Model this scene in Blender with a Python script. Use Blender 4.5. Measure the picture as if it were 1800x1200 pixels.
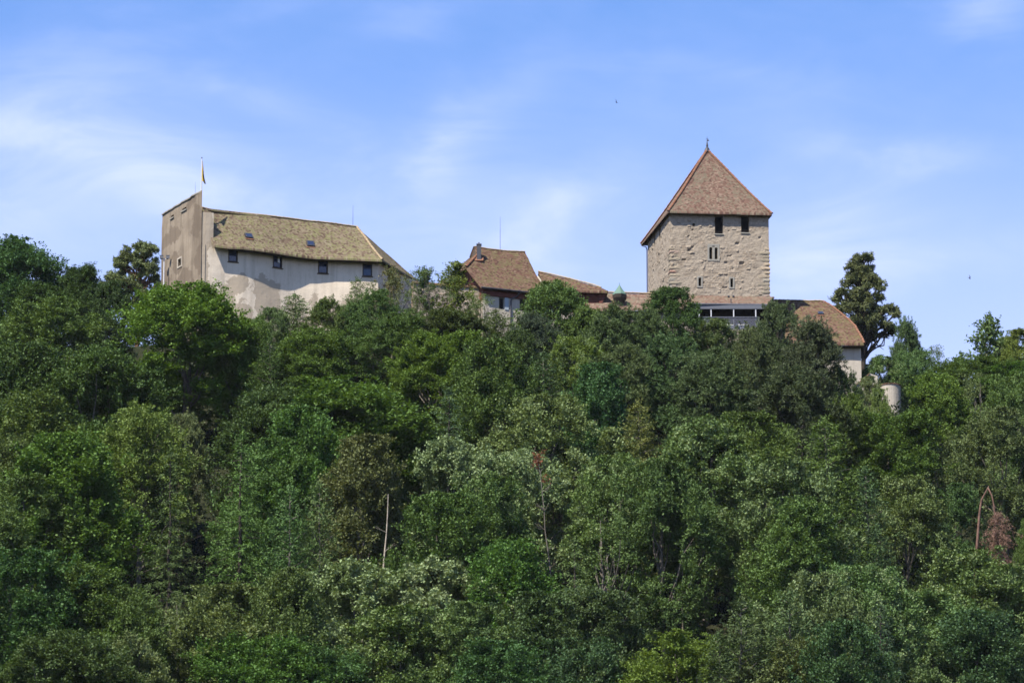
import bpy, math, random
import numpy as np
from mathutils import Vector as V, Matrix, noise as mnoise
R = math.radians
scene = bpy.context.scene
for o in list(bpy.data.objects): bpy.data.objects.remove(o)

# ---------------------------------------------------------------- camera
FOC = 10370.0; PITCH = R(17); CAM = V((0, 0, 1.7))
cam_d = bpy.data.cameras.new('camera'); cam = bpy.data.objects.new('camera', cam_d)
scene.collection.objects.link(cam); scene.camera = cam
cam.location = CAM; cam.rotation_euler = (R(90) + PITCH, 0, 0)
cam_d.sensor_width = 36; cam_d.lens = 36 * FOC / 1800; cam_d.clip_start = 1; cam_d.clip_end = 20000

# ---------------------------------------------------------------- sun and sky
SUN_AZ, SUN_EL = R(40), R(54)          # azimuth counted to the left of straight-behind-the-camera
sun_dir = V((-math.sin(SUN_AZ) * math.cos(SUN_EL), -math.cos(SUN_AZ) * math.cos(SUN_EL), math.sin(SUN_EL)))
sl = bpy.data.lights.new('sun', 'SUN'); sl.energy = 5.0; sl.angle = R(0.53); sl.color = (1.0, 0.94, 0.84)
so = bpy.data.objects.new('sun', sl); scene.collection.objects.link(so)
so.rotation_euler = (-sun_dir).to_track_quat('-Z', 'Y').to_euler(); so.location = (0, 0, 400)

world = bpy.data.worlds.new('World'); scene.world = world; world.use_nodes = True
wn, wl = world.node_tree.nodes, world.node_tree.links
wn.clear()
def W(t, **k):
    n = wn.new(t)
    for a, b in k.items(): setattr(n, a, b)
    return n
sky = W('ShaderNodeTexSky', sky_type='NISHITA', sun_disc=False, sun_elevation=SUN_EL, sun_rotation=R(180) + SUN_AZ,
        altitude=450, air_density=1.0, dust_density=0.6, ozone_density=2.5)
geo = W('ShaderNodeTexCoord')
def wmath(op, a, b=None, c=None):
    n = W('ShaderNodeMath', operation=op)
    for i, v in enumerate((a, b, c)):
        if v is None: continue
        if isinstance(v, (int, float)): n.inputs[i].default_value = v
        else: wl.new(v, n.inputs[i])
    return n.outputs[0]
def wnoise(rot, scl, loc, scale, detail, rough, dist):
    m = W('ShaderNodeMapping'); m.inputs['Rotation'].default_value = rot; m.inputs['Scale'].default_value = scl; m.inputs['Location'].default_value = loc
    wl.new(geo.outputs['Generated'], m.inputs['Vector'])
    n = W('ShaderNodeTexNoise'); n.inputs['Scale'].default_value = scale; n.inputs['Detail'].default_value = detail
    n.inputs['Roughness'].default_value = rough; n.inputs['Distortion'].default_value = dist
    wl.new(m.outputs[0], n.inputs['Vector']); return n.outputs['Fac']
def wramp(x, a, b, lo=0.0, hi=1.0):
    n = W('ShaderNodeMapRange', interpolation_type='SMOOTHSTEP')
    n.inputs[1].default_value = a; n.inputs[2].default_value = b; n.inputs[3].default_value = lo; n.inputs[4].default_value = hi
    wl.new(x, n.inputs[0]); return n.outputs[0]
sep = W('ShaderNodeSeparateXYZ'); wl.new(geo.outputs['Generated'], sep.inputs[0])
dx, dz = sep.outputs['X'], sep.outputs['Z']
# cirrus: soft veils at their own bearings (hundredths of a radian from the castle's bearing and height), combed into wisps
U_ = wmath('MULTIPLY', dx, 103.7); V_ = wmath('MULTIPLY', wmath('SUBTRACT', dz, 0.29237), 108.4)
nA = wnoise((0, R(-20), 0), (1, 1, 1.6), (3.1, 0, 1.73), 14, 5, 0.55, 0.4); nB = wnoise((0, R(-20), 0), (1, 1, 1.6), (9.1, 4, 6.3), 14, 5, 0.55, 0.4)
Uw = wmath('ADD', U_, wmath('MULTIPLY', wmath('SUBTRACT', nA, 0.5), 5.0)); Vw = wmath('ADD', V_, wmath('MULTIPLY', wmath('SUBTRACT', nB, 0.5), 3.0))
wisp = wramp(wnoise((0, R(-26), 0), (1, 1, 3.2), (0.7, 0, 0.4), 24, 8, 0.6, 0.7), 0.32, 0.72, 0.32, 1.0)
total = None
for cx_, cy_, rx_, ry_, an_, st_ in ((-8.0, 4.3, 3.6, 1.3, 0, .30), (-8.6, 3.0, 2.8, 1.7, -10, .40), (-3.9, 4.1, 1.5, .35, -14, .42), (-6.6, 2.7, 3.5, .7, -18, .30), (-0.5, 3.9, 1.7, .5, 22, .40), (-1.2, 3.3, .7, .6, 50, .25), (1.0, 2.2, 1.9, .55, 30, .48),
        (-3.2, 2.5, 4.5, .8, 3, .34), (5.2, 1.9, 2.2, .8, 8, .42), (7.2, 3.3, 1.2, .28, 4, .34), (8.5, 5.7, .9, .5, -30, .45), (3.6, 4.6, 2.0, .22, -8, .22), (6.0, 2.7, .9, .25, 20, .22), (-1.5, 5.4, 1.2, .3, 8, .18), (7.5, 1.4, 3.0, .5, -4, .28), (-4.5, 5.8, 2.2, .4, 6, .16)):
    ca_, sa_ = math.cos(R(an_)), math.sin(R(an_)); du, dv = wmath('SUBTRACT', Uw, cx_), wmath('SUBTRACT', Vw, cy_)
    a_ = wmath('ADD', wmath('MULTIPLY', du, ca_ / rx_), wmath('MULTIPLY', dv, sa_ / rx_)); b_ = wmath('ADD', wmath('MULTIPLY', du, -sa_ / ry_), wmath('MULTIPLY', dv, ca_ / ry_))
    g_ = wmath('MULTIPLY', wmath('EXPONENT', wmath('MULTIPLY', wmath('ADD', wmath('MULTIPLY', a_, a_), wmath('MULTIPLY', b_, b_)), -1.0)), st_)
    total = g_ if total is None else wmath('ADD', total, g_)
low = wmath('MULTIPLY', wramp(dz, 0.35, 0.275), 0.62)
rest = wmath('MULTIPLY', wmath('MULTIPLY', wramp(nA, 0.45, 0.75), wisp), 0.14)
cl = wmath('MINIMUM', wmath('ADD', wmath('ADD', wmath('MULTIPLY', wmath('MULTIPLY', total, 0.85), wisp), low), rest), 0.9)
tint = W('ShaderNodeMix', data_type='RGBA', blend_type='MULTIPLY'); tint.inputs[0].default_value = 1
wl.new(sky.outputs[0], tint.inputs[6]); tint.inputs[7].default_value = (0.86, 1.085, 1.44, 1)
mixc = W('ShaderNodeMix', data_type='RGBA'); wl.new(cl, mixc.inputs[0]); wl.new(tint.outputs[2], mixc.inputs[6])
mixc.inputs[7].default_value = (5.1, 5.7, 8.8, 1)
bg = W('ShaderNodeBackground'); bg.inputs[1].default_value = 0.082; wl.new(mixc.outputs[2], bg.inputs[0])
wo = W('ShaderNodeOutputWorld'); wl.new(bg.outputs[0], wo.inputs[0])

vs = scene.view_settings; vs.view_transform = 'Standard'; vs.look = 'None'; vs.gamma = 1; vs.use_curve_mapping = False; vs.exposure = 1.0
cy = scene.cycles; cy.max_bounces = 6; cy.diffuse_bounces = 3; cy.glossy_bounces = 2; cy.transmission_bounces = 4; cy.transparent_max_bounces = 8
cy.filter_width = 1.6; cy.use_denoising = True; cy.denoiser = 'OPENIMAGEDENOISE'; cy.denoising_input_passes = 'RGB_ALBEDO_NORMAL'; cy.denoising_prefilter = 'ACCURATE'; cy.caustics_reflective = False; cy.caustics_refractive = False

# ---------------------------------------------------------------- where a line of sight meets a level, a distance or a plane
_c, _s = math.cos(PITCH), math.sin(PITCH)
def ray(px, py):
    x, y = (px - 900) / FOC, (600 - py) / FOC
    return V((x, _c - y * _s, _s + y * _c))
def atY(px, py, Y): r = ray(px, py); return CAM + r * (Y / r.y)
def atZ(px, py, Z): r = ray(px, py); return CAM + r * ((Z - CAM.z) / r.z)
def atP(px, py, p0, n): r = ray(px, py); return CAM + r * ((p0 - CAM).dot(n) / r.dot(n))
def proj(p):
    p = V(p) - CAM; f = p.y * _c + p.z * _s; u = -p.y * _s + p.z * _c
    return 900 + FOC * p.x / f, 600 - FOC * u / f

# ---------------------------------------------------------------- objects
def link(o, parent=None):
    scene.collection.objects.link(o)
    if parent:
        o.parent = parent
    return o
def thing(name, label, cat, loc=(0, 0, 0), group=None):
    o = bpy.data.objects.new(name, None); link(o); o.location = loc; o.empty_display_size = 0.5
    o['label'] = label; o['category'] = cat
    if group: o['group'] = group
    return o
def tag(o, label, cat, group=None):
    o['label'] = label; o['category'] = cat
    if group: o['group'] = group
    return o

class MB:
    """collects polygons; build() links them as one mesh object. UVs in metres on each face's own plane unless given."""
    def __init__(s): s.v, s.f, s.uv, s.col = [], [], [], []
    def poly(s, pts, uv=None, col=None):
        i = len(s.v); s.v += [V(p) for p in pts]; s.f.append(list(range(i, i + len(pts))))
        if uv is None:
            n = V((0, 0, 0)); P = [V(p) for p in pts]
            for k in range(len(P)): n += (P[k] - P[0]).cross(P[(k + 1) % len(P)] - P[0])
            n = n.normalized() if n.length > 1e-12 else V((0, 0, 1))
            h = V((0, 0, 1)).cross(n); h = h.normalized() if h.length > 1e-3 else V((1, 0, 0))
            w = n.cross(h); uv = [(p.dot(h), p.dot(w)) for p in P]
        s.uv.append(uv); s.col.append(col)
    def box(s, a, b, M=None):
        a, b = V(a), V(b)
        c = [V((x, y, z)) for z in (a.z, b.z) for y in (a.y, b.y) for x in (a.x, b.x)]
        if M: c = [M @ p for p in c]
        for q in ((0, 2, 3, 1), (4, 5, 7, 6), (0, 1, 5, 4), (1, 3, 7, 5), (3, 2, 6, 7), (2, 0, 4, 6)): s.poly([c[i] for i in q])
    def prism(s, top, dz):
        """polygon extruded by the vector dz"""
        d = V(dz) if not isinstance(dz, (int, float)) else V((0, 0, dz))
        t = [V(p) for p in top]; b = [p + d for p in t]
        s.poly(t); s.poly(b[::-1]); n = len(t)
        for i in range(n): j = (i + 1) % n; s.poly([t[i], b[i], b[j], t[j]])
    def tube(s, pts, rad, n=8, cap=True):
        pts = [V(p) for p in pts]; rings = []
        if isinstance(rad, (int, float)): rad = [rad] * len(pts)
        for i, p in enumerate(pts):
            t = (pts[min(i + 1, len(pts) - 1)] - pts[max(i - 1, 0)]).normalized()
            a = t.orthogonal().normalized() if i == 0 else (a - t * a.dot(t)).normalized()
            b = t.cross(a)
            rings.append([p + (a * math.cos(k * 2 * math.pi / n) + b * math.sin(k * 2 * math.pi / n)) * rad[i] for k in range(n)])
        for i in range(len(pts) - 1):
            for k in range(n):
                j = (k + 1) % n; s.poly([rings[i][k], rings[i][j], rings[i + 1][j], rings[i + 1][k]])
        if cap: s.poly(rings[0][::-1]); s.poly(rings[-1])
    def grid(s, P, uv=None, flip=False):
        for i in range(len(P) - 1):
            for j in range(len(P[0]) - 1):
                ids = [(i, j), (i + 1, j), (i + 1, j + 1), (i, j + 1)]
                if flip: ids = ids[::-1]
                s.poly([P[a][b] for a, b in ids], uv=None if uv is None else [uv[a][b] for a, b in ids])
    def build(s, name, mat, parent=None, smooth=False, weld=False):
        me = bpy.data.meshes.new(name); me.from_pydata([tuple(p) for p in s.v], [], s.f)
        u = me.uv_layers.new(name='UVMap'); u.data.foreach_set('uv', [c for f in s.uv for q in f for c in q])
        if any(c is not None for c in s.col):
            ca = me.color_attributes.new('Col', 'FLOAT_COLOR', 'CORNER')
            ca.data.foreach_set('color', [x for f, c in zip(s.f, s.col) for _ in f for x in ((c or 1.0,) * 3 + (1.0,))])
        if weld:
            import bmesh
            bm = bmesh.new(); bm.from_mesh(me); bmesh.ops.remove_doubles(bm, verts=bm.verts, dist=0.0005); bm.to_mesh(me); bm.free()
        if smooth: me.polygons.foreach_set('use_smooth', [True] * len(me.polygons))
        me.materials.append(mat); o = bpy.data.objects.new(name, me); link(o, parent)
        if parent: o.matrix_parent_inverse = Matrix.Translation(-V(parent.location))
        return o

# ---------------------------------------------------------------- materials
class NT:
    def __init__(s, name):
        s.m = bpy.data.materials.new(name); s.m.use_nodes = True; s.t = s.m.node_tree; s.n = s.t.nodes; s.n.clear()
        s.out = s.n.new('ShaderNodeOutputMaterial'); s.b = s.n.new('ShaderNodeBsdfPrincipled'); s.t.links.new(s.b.outputs[0], s.out.inputs[0])
        s.tc = s.n.new('ShaderNodeTexCoord')
    def set(s, sock, v):
        if hasattr(v, 'is_output') or isinstance(v, bpy.types.NodeSocket): s.t.links.new(v, sock)
        elif isinstance(v, (tuple, list)) and len(v) == 3 and sock.type == 'RGBA': sock.default_value = (*v, 1)
        else: sock.default_value = v
    def node(s, t, ins=None, **k):
        n = s.n.new(t)
        for a, b in k.items(): setattr(n, a, b)
        for a, b in (ins or {}).items(): s.set(n.inputs[a], b)
        return n
    def math(s, op, a, b=0.0, c=0.0): return s.node('ShaderNodeMath', {0: a, 1: b, 2: c}, operation=op).outputs[0]
    def noise(s, scale, detail=4, rough=0.55, vec=None, dist=0.0):
        return s.node('ShaderNodeTexNoise', {'Vector': vec or s.tc.outputs['Object'], 'Scale': scale, 'Detail': detail, 'Roughness': rough, 'Distortion': dist}).outputs['Fac']
    def ramp(s, x, a, b, lo=0.0, hi=1.0):
        return s.node('ShaderNodeMapRange', {0: x, 1: a, 2: b, 3: lo, 4: hi}, interpolation_type='SMOOTHSTEP').outputs[0]
    def mix(s, f, a, b, mode='MIX'): return s.node('ShaderNodeMix', {0: f, 6: a, 7: b}, data_type='RGBA', blend_type=mode).outputs[2]
    def cramp(s, x, stops):
        n = s.node('ShaderNodeValToRGB', {0: x}); e = n.color_ramp.elements
        while len(e) < len(stops): e.new(0.5)
        for q, (p, c) in zip(e, stops): q.position = p; q.color = (*c, 1)
        return n.outputs[0]
    def bump(s, h, strength=0.5, dist=0.05): return s.node('ShaderNodeBump', {'Height': h, 'Strength': strength, 'Distance': dist}).outputs[0]
    def fin(s, col, rough=0.9, normal=None, spec=0.2):
        s.set(s.b.inputs['Base Color'], col); s.set(s.b.inputs['Roughness'], rough); s.set(s.b.inputs['Specular IOR Level'], spec)
        if normal is not None: s.set(s.b.inputs['Normal'], normal)
        return s.m

def mat_plain(name, col, rough=0.8, var=0.25, scale=2.0, spec=0.2, metal=0.0):
    n = NT(name); f = n.noise(scale, 5)
    c = n.mix(f, tuple(x * (1 - var) for x in col), tuple(x * (1 + var) for x in col))
    n.b.inputs['Metallic'].default_value = metal
    return n.fin(c, rough, n.bump(n.noise(scale * 4, 4), 0.2, 0.02), spec)

def mat_plaster(name, light, dark, blobs=(), streak=0.25, amount=0.5):
    """old lime plaster; blobs are patches (x, z, rx, rz) where the coat was renewed in a darker mix"""
    n = NT(name); ob = n.tc.outputs['Object']
    sp = n.node('ShaderNodeSeparateXYZ', {0: ob}); x, z = sp.outputs[0], sp.outputs[2]
    w1 = n.math('MULTIPLY', n.math('SUBTRACT', n.noise(0.55, 7, 0.68), 0.5), 3.2)
    w2 = n.math('MULTIPLY', n.math('SUBTRACT', n.noise(0.5, 7, 0.68, n.node('ShaderNodeMapping', {0: ob, 1: (31, 7, 3)}).outputs[0]), 0.5), 3.2)
    mask = None
    for bx, bz, rx, rz in blobs:
        a = n.math('DIVIDE', n.math('SUBTRACT', n.math('ADD', x, w1), bx), rx)
        b = n.math('DIVIDE', n.math('SUBTRACT', n.math('ADD', z, w2), bz), rz)
        d = n.math('ADD', n.math('MULTIPLY', a, a), n.math('MULTIPLY', b, b))
        q = n.ramp(d, 1.06, 0.94)
        mask = q if mask is None else n.math('MAXIMUM', mask, q)
    c = n.mix(n.ramp(n.noise(0.35, 6, 0.6), 0.38, 0.62, 0, amount), light, tuple(l * 0.5 + d * 0.5 for l, d in zip(light, dark)))
    if mask is not None: c = n.mix(mask, c, dark)
    st = n.noise(1.0, 5, 0.6, n.node('ShaderNodeMapping', {0: ob, 3: (1.6, 1.6, 0.12)}).outputs[0])
    c = n.mix(n.ramp(st, 0.42, 0.66, 0, streak), c, tuple(d * 0.62 for d in dark))
    g = n.noise(6, 6, 0.7); c = n.mix(n.ramp(g, 0.4, 0.8, 0.0, 0.22), c, tuple(d * 0.8 for d in dark))
    pit = n.ramp(n.noise(3.0, 3, 0.6), 0.70, 0.76, 0, 0.6); c = n.mix(pit, c, tuple(d * 0.5 for d in dark))
    return n.fin(c, 0.95, n.bump(n.math('ADD', n.noise(1.6, 7, 0.7), n.math('MULTIPLY', g, 0.35)), 0.55, 0.07), 0.1)

def mat_tiles(name, cols, moss, moss_amt, tw=0.20, th=0.19, mossscale=0.5):
    """plain clay tiles in courses: a colour of its own per tile, lichen in drifts, each course a small step"""
    n = NT(name); uv = n.node('ShaderNodeSeparateXYZ', {0: n.tc.outputs['UV']}); u, v = uv.outputs[0], uv.outputs[1]
    vr = n.math('DIVIDE', v, th); row = n.math('FLOOR', vr)
    off = n.math('MULTIPLY', n.math('FLOORED_MODULO', row, 2.0), 0.5)
    ur = n.math('ADD', n.math('DIVIDE', u, tw), off); cell = n.math('FLOOR', ur)
    cv = n.node('ShaderNodeCombineXYZ', {0: cell, 1: row}).outputs[0]
    wn_ = n.node('ShaderNodeTexWhiteNoise', {0: cv}, noise_dimensions='3D'); r1 = wn_.outputs['Value']
    med = n.noise(1.6, 3, 0.6, n.tc.outputs['UV'])
    c = n.cramp(n.math('ADD', n.math('MULTIPLY', r1, 0.75), n.math('MULTIPLY', n.math('SUBTRACT', med, 0.35), 0.6)), cols)
    r2 = n.node('ShaderNodeTexWhiteNoise', {0: n.node('ShaderNodeMapping', {0: cv, 1: (17.3, 5.1, 2)}).outputs[0]}, noise_dimensions='3D').outputs['Value']
    mk = n.math('ADD', n.noise(mossscale, 6, 0.65), n.math('MULTIPLY', n.math('SUBTRACT', r2, 0.5), 0.45))
    c = n.mix(n.ramp(mk, 0.66 - moss_amt * 0.4, 0.78 - moss_amt * 0.4, 0, 0.85), c, moss)
    fr = n.math('FRACT', ur); fv = n.math('FRACT', vr)
    gap = n.ramp(n.math('ABSOLUTE', n.math('SUBTRACT', fr, 0.5)), 0.40, 0.5, 0, 1)
    c = n.mix(n.math('MULTIPLY', gap, 0.35), c, (0.03, 0.025, 0.02))
    h = n.math('SUBTRACT', n.math('ADD', n.math('MULTIPLY', n.math('SUBTRACT', 1.0, fv), 0.7), n.math('MULTIPLY', r2, 0.8)), n.math('MULTIPLY', gap, 0.5))
    return n.fin(c, 0.9, n.bump(h, 0.9, 0.05), 0.15)

M = {}
M['plaster_light'] = mat_plaster('plaster_light', (0.6124, 0.5225, 0.4045), (0.3708, 0.3056, 0.2269),
    [(-28.0, 184.2, 1.1, 1.1), (-30.6, 181.0, 1.5, 2.0), (-27.6, 181.4, 1.0, 1.3), (-24.9, 182.6, 1.25, 2.3), (-25.9, 184.3, 0.8, 1.2), (-24.0, 180.8, 1.3, 1.5), (-18.6, 181.5, 1.5, 1.4),
     (-15.6, 183.2, 2.2, 1.0), (-21.0, 180.6, 1.1, 0.9), (-30.8, 189.0, 0.7, 1.1), (-31.2, 192.3, 0.7, 0.9), (-13.6, 182.2, 1.0, 1.3), (-20.4, 183.3, .45, .9), (-17.0, 183.0, .6, .5), (-32.1, 184.5, 1.0, 8.5), (-31.6, 191.5, .8, 2.0), (-29.3, 182.6, .8, 1.4), (-22.6, 182.4, .5, .9)], 0.32, 0.5)
M['plaster_brown'] = mat_plaster('plaster_brown', (0.25, 0.205, 0.152), (0.155, 0.122, 0.09), [(-35.2, 190.3, 1.2, 0.8), (-33.6, 184.0, 1.0, 2.2), (-34.6, 187.2, .5, 1.2), (-36.0, 185.5, .7, 1.8), (-32.3, 190.5, .6, 1.6), (-33.0, 192.6, .9, .5), (-31.9, 186.5, .5, 1.4)], 0.55, 1.0)
M['plaster_white'] = mat_plaster('plaster_white', (0.3956, 0.3496, 0.2852), (0.2668, 0.2254, 0.1748), (), 0.25, 0.4)
M['plaster_rough'] = mat_plaster('plaster_rough', (0.2823, 0.2396, 0.1882), (0.1583, 0.1283, 0.09839), (), 0.4, 0.9)
RB = (0.20, 0.105, 0.065); 
M['tiles_mossy'] = mat_tiles('tiles_mossy', [(0.0, (0.065, 0.042, 0.028)), (0.3, (0.12, 0.082, 0.055)), (0.55, (0.165, 0.125, 0.082)), (0.8, (0.20, 0.165, 0.105)), (1.0, (0.30, 0.25, 0.18))], (0.165, 0.155, 0.070), 0.36, mossscale=1.1)
M['tiles_red'] = mat_tiles('tiles_red', [(0.0, (0.06384, 0.03511, 0.02681)), (0.3, (0.1213, 0.06703, 0.04916)), (0.55, (0.1596, 0.09895, 0.0715)), (0.8, (0.1915, 0.1373, 0.09895)), (1.0, (0.2873, 0.2234, 0.1724))], (0.1404, 0.1181, 0.0798), 0.34)
M['tiles_brown'] = mat_tiles('tiles_brown', [(0.0, (0.04825, 0.02554, 0.01816)), (0.35, (0.09649, 0.04995, 0.03406)), (0.6, (0.1277, 0.07379, 0.04995)), (0.85, (0.1589, 0.1078, 0.07095)), (1.0, (0.2384, 0.1646, 0.1135))], (0.1135, 0.09365, 0.04257), 0.36)
M['ridge_orange'] = mat_plain('ridge_tile_orange', (0.1792, 0.08672, 0.05202), 0.85, 0.45, 3)
M['ridge_cream'] = mat_plain('ridge_tile_cream', (0.2815, 0.2142, 0.1315), 0.85, 0.4, 3)
M['ridge_moss'] = mat_plain('ridge_tile_mossy', (0.29, 0.225, 0.14), 0.9, 0.5, 3)
M['wood_dark'] = mat_plain('weathered_wood', (0.045, 0.034, 0.026), 0.85, 0.4, 3)
M['wood_red'] = mat_plain('red_brown_timber', (0.105, 0.036, 0.026), 0.8, 0.3, 2)
M['metal_dark'] = mat_plain('dark_metal', (0.03, 0.03, 0.036), 0.5, 0.2, 3, 0.5)
M['metal_white'] = mat_plain('white_metal', (0.476, 0.476, 0.49), 0.5, 0.08, 3, 0.4)
M['metal_grey'] = mat_plain('grey_metal', (0.088, 0.0935, 0.11), 0.55, 0.15, 3, 0.4)
M['copper'] = mat_plain('copper_patina', (0.1, 0.165, 0.13), 0.7, 0.25, 2.5)
M['stone_trim'] = mat_plain('grey_stone_trim', (0.2312, 0.2176, 0.187), 0.9, 0.25, 3)
M['cloth_white'] = mat_plain('white_cloth', (0.8, 0.8, 0.82), 0.9, 0.05, 3)
M['shutter'] = mat_plain('grey_blue_shutter', (0.27, 0.31, 0.33), 0.7, 0.12, 3)
M['flag'] = mat_plain('flag_cloth_yellow', (0.58, 0.40, 0.07), 0.85, 0.2, 2)
M['flag_dark'] = mat_plain('flag_cloth_dark', (0.05, 0.045, 0.03), 0.85, 0.2, 2)
M['void'] = mat_plain('painted_interior_shade', (0.02, 0.018, 0.017), 0.95, 0.3, 2, 0.0)  # near-black colour painting the shade of rooms and the terrace recess
M['feather'] = mat_plain('dark_feather', (0.03, 0.028, 0.028), 0.8, 0.2, 20)
n = NT('window_glass'); n.b.inputs['IOR'].default_value = 1.55; M['glass'] = n.fin((0.022, 0.032, 0.065), 0.08, None, 0.5)
n = NT('railing_mesh'); n.fin((0.09, 0.095, 0.12), 0.6, None, 0.3)
tr = n.node('ShaderNodeBsdfTransparent'); mx = n.node('ShaderNodeMixShader', {0: 0.6}); n.t.links.new(n.b.outputs[0], mx.inputs[1]); n.t.links.new(tr.outputs[0], mx.inputs[2])
n.t.links.new(mx.outputs[0], n.out.inputs[0]); M['railing'] = n.m
# rubble masonry: the tint of each stone comes with the mesh (colour attribute), grain from noise
n = NT('rubble_masonry'); ca = n.node('ShaderNodeVertexColor', layer_name='Col')
c = n.cramp(ca.outputs[0], [(0.0, (0.13, 0.098, 0.068)), (0.25, (0.235, 0.186, 0.134)), (0.5, (0.292, 0.242, 0.184)), (0.75, (0.345, 0.29, 0.222)), (1.0, (0.40, 0.28, 0.195))])
c = n.mix(n.ramp(n.noise(0.45, 5), 0.35, 0.65, 0, 0.35), c, (0.30, 0.255, 0.20))
c = n.mix(n.ramp(n.noise(5, 6, 0.7), 0.38, 0.7, 0, 0.6), c, (0.17, 0.135, 0.1))
M['rubble'] = n.fin(c, 0.95, n.bump(n.noise(5, 8, 0.75), 0.9, 0.07), 0.1)
n = NT('quoin_stone'); ri = n.node('ShaderNodeNewGeometry').outputs['Random Per Island']
c = n.cramp(ri, [(0, (0.20, 0.175, 0.13)), (0.4, (0.30, 0.25, 0.18)), (0.7, (0.34, 0.27, 0.19)), (0.86, (0.25, 0.235, 0.195)), (1, (0.33, 0.19, 0.14))])
c = n.mix(n.ramp(n.noise(4, 6, 0.7), 0.4, 0.7, 0, 0.5), c, (0.17, 0.15, 0.115)); M['quoin'] = n.fin(c, 0.95, n.bump(n.noise(5, 7, 0.7), 0.8, 0.06), 0.1)
# foliage: hue from each tree's own colour, a shade of its own per leaf, light passing through
def mat_leaf(name, trans=0.22, spread=0.16, pale=0.0, rough=0.6):
    n = NT(name); oi = n.node('ShaderNodeObjectInfo').outputs['Color']; rp = n.node('ShaderNodeNewGeometry').outputs['Random Per Island']
    k = n.ramp(rp, 0, 1, 1 - spread, 1 + spread)
    c = n.mix(1.0, oi, n.node('ShaderNodeCombineColor', {0: k, 1: k, 2: k}).outputs[0], 'MULTIPLY')
    big = n.noise(0.5, 3, 0.6)
    c = n.mix(n.ramp(big, 0.4, 0.7, 0, 0.35), c, n.mix(1.0, c, (1.2, 1.08, 0.85), 'MULTIPLY'))
    if pale: c = n.mix(n.ramp(n.math('ADD', n.noise(0.75, 3, 0.6), n.math('MULTIPLY', n.math('SUBTRACT', n.math('FRACT', n.math('MULTIPLY', rp, 7.31)), 0.5), 0.10)), 0.62 - pale * 0.3, 0.74 - pale * 0.3, 0, 0.85), c, (0.222, 0.285, 0.128))
    n.fin(c, rough, None, 0.18)
    t = n.node('ShaderNodeBsdfTranslucent', {0: n.mix(1.0, c, (1.25, 1.18, 0.6), 'MULTIPLY')})
    m = n.node('ShaderNodeMixShader', {0: trans}); n.t.links.new(n.b.outputs[0], m.inputs[1]); n.t.links.new(t.outputs[0], m.inputs[2])
    n.t.links.new(m.outputs[0], n.out.inputs[0]); return n.m
M['leaf'] = mat_leaf('broad_leaf'); M['leaf_pale'] = mat_leaf('pale_leaf', 0.18, 0.16, 0.34); M['leaf_white'] = mat_leaf('white_leaf', 0.15, 0.16, 0.75); M['needle'] = mat_leaf('needle', 0.12, 0.22, 0, 0.6)
n = NT('bark'); oi = n.node('ShaderNodeObjectInfo').outputs['Color']
c = n.mix(n.ramp(n.noise(3, 5), 0.3, 0.7), n.mix(1.0, oi, (0.55, 0.55, 0.55), 'MULTIPLY'), oi); M['bark'] = n.fin(c, 0.95, n.bump(n.noise(8, 4), 0.5, 0.04), 0.1)
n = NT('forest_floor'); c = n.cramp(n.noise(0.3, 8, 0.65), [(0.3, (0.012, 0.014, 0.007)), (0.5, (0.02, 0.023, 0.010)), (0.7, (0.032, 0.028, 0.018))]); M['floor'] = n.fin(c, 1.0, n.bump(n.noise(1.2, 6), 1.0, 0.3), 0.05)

# ---------------------------------------------------------------- the ground: one sheet, plain, wooded slope, castle ledge, horizon
def sst(a, b, x): t = min(1, max(0, (x - a) / (b - a))); return t * t * (3 - 2 * t)
SLOPE = 0.65; EDGE = 568.0
def ground(x, y):
    top = 174.0 - 7.5 * sst(25, 37, x) - 5.0 * sst(46, 140, x) - 4.0 * sst(-36, -60, x) - 10 * sst(-60, -200, x)
    z = top + 1.0 - SLOPE * (EDGE - y) if y < EDGE else top + 1.0
    if y > 640: z = top + 1.0 - 0.3 * (y - 640)
    z += 0.9 * mnoise.noise(V((x * 0.05, y * 0.05, 0.3)))
    if y < EDGE: z = max(z, 0.25 * (z - 6) if z < 6 else z)
    return max(z, 0.0 if y < 640 else 60.0)
xs = [-9000, -3000, -1000, -500, -300, -200] + [i * 6 - 150 for i in range(51)] + [200, 300, 500, 1000, 3000, 9000]
ys = [-3000, -500, -100, 0, 100, 200, 250] + [280 + i * 6 for i in range(66)] + [700, 800, 1000, 1500, 3000, 9000]
g = MB(); g.grid([[V((x, y, ground(x, y) if abs(x) < 2000 and y < 2000 else 0)) for y in ys] for x in xs])
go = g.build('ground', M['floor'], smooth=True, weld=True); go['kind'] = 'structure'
BASE = 172.0

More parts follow.
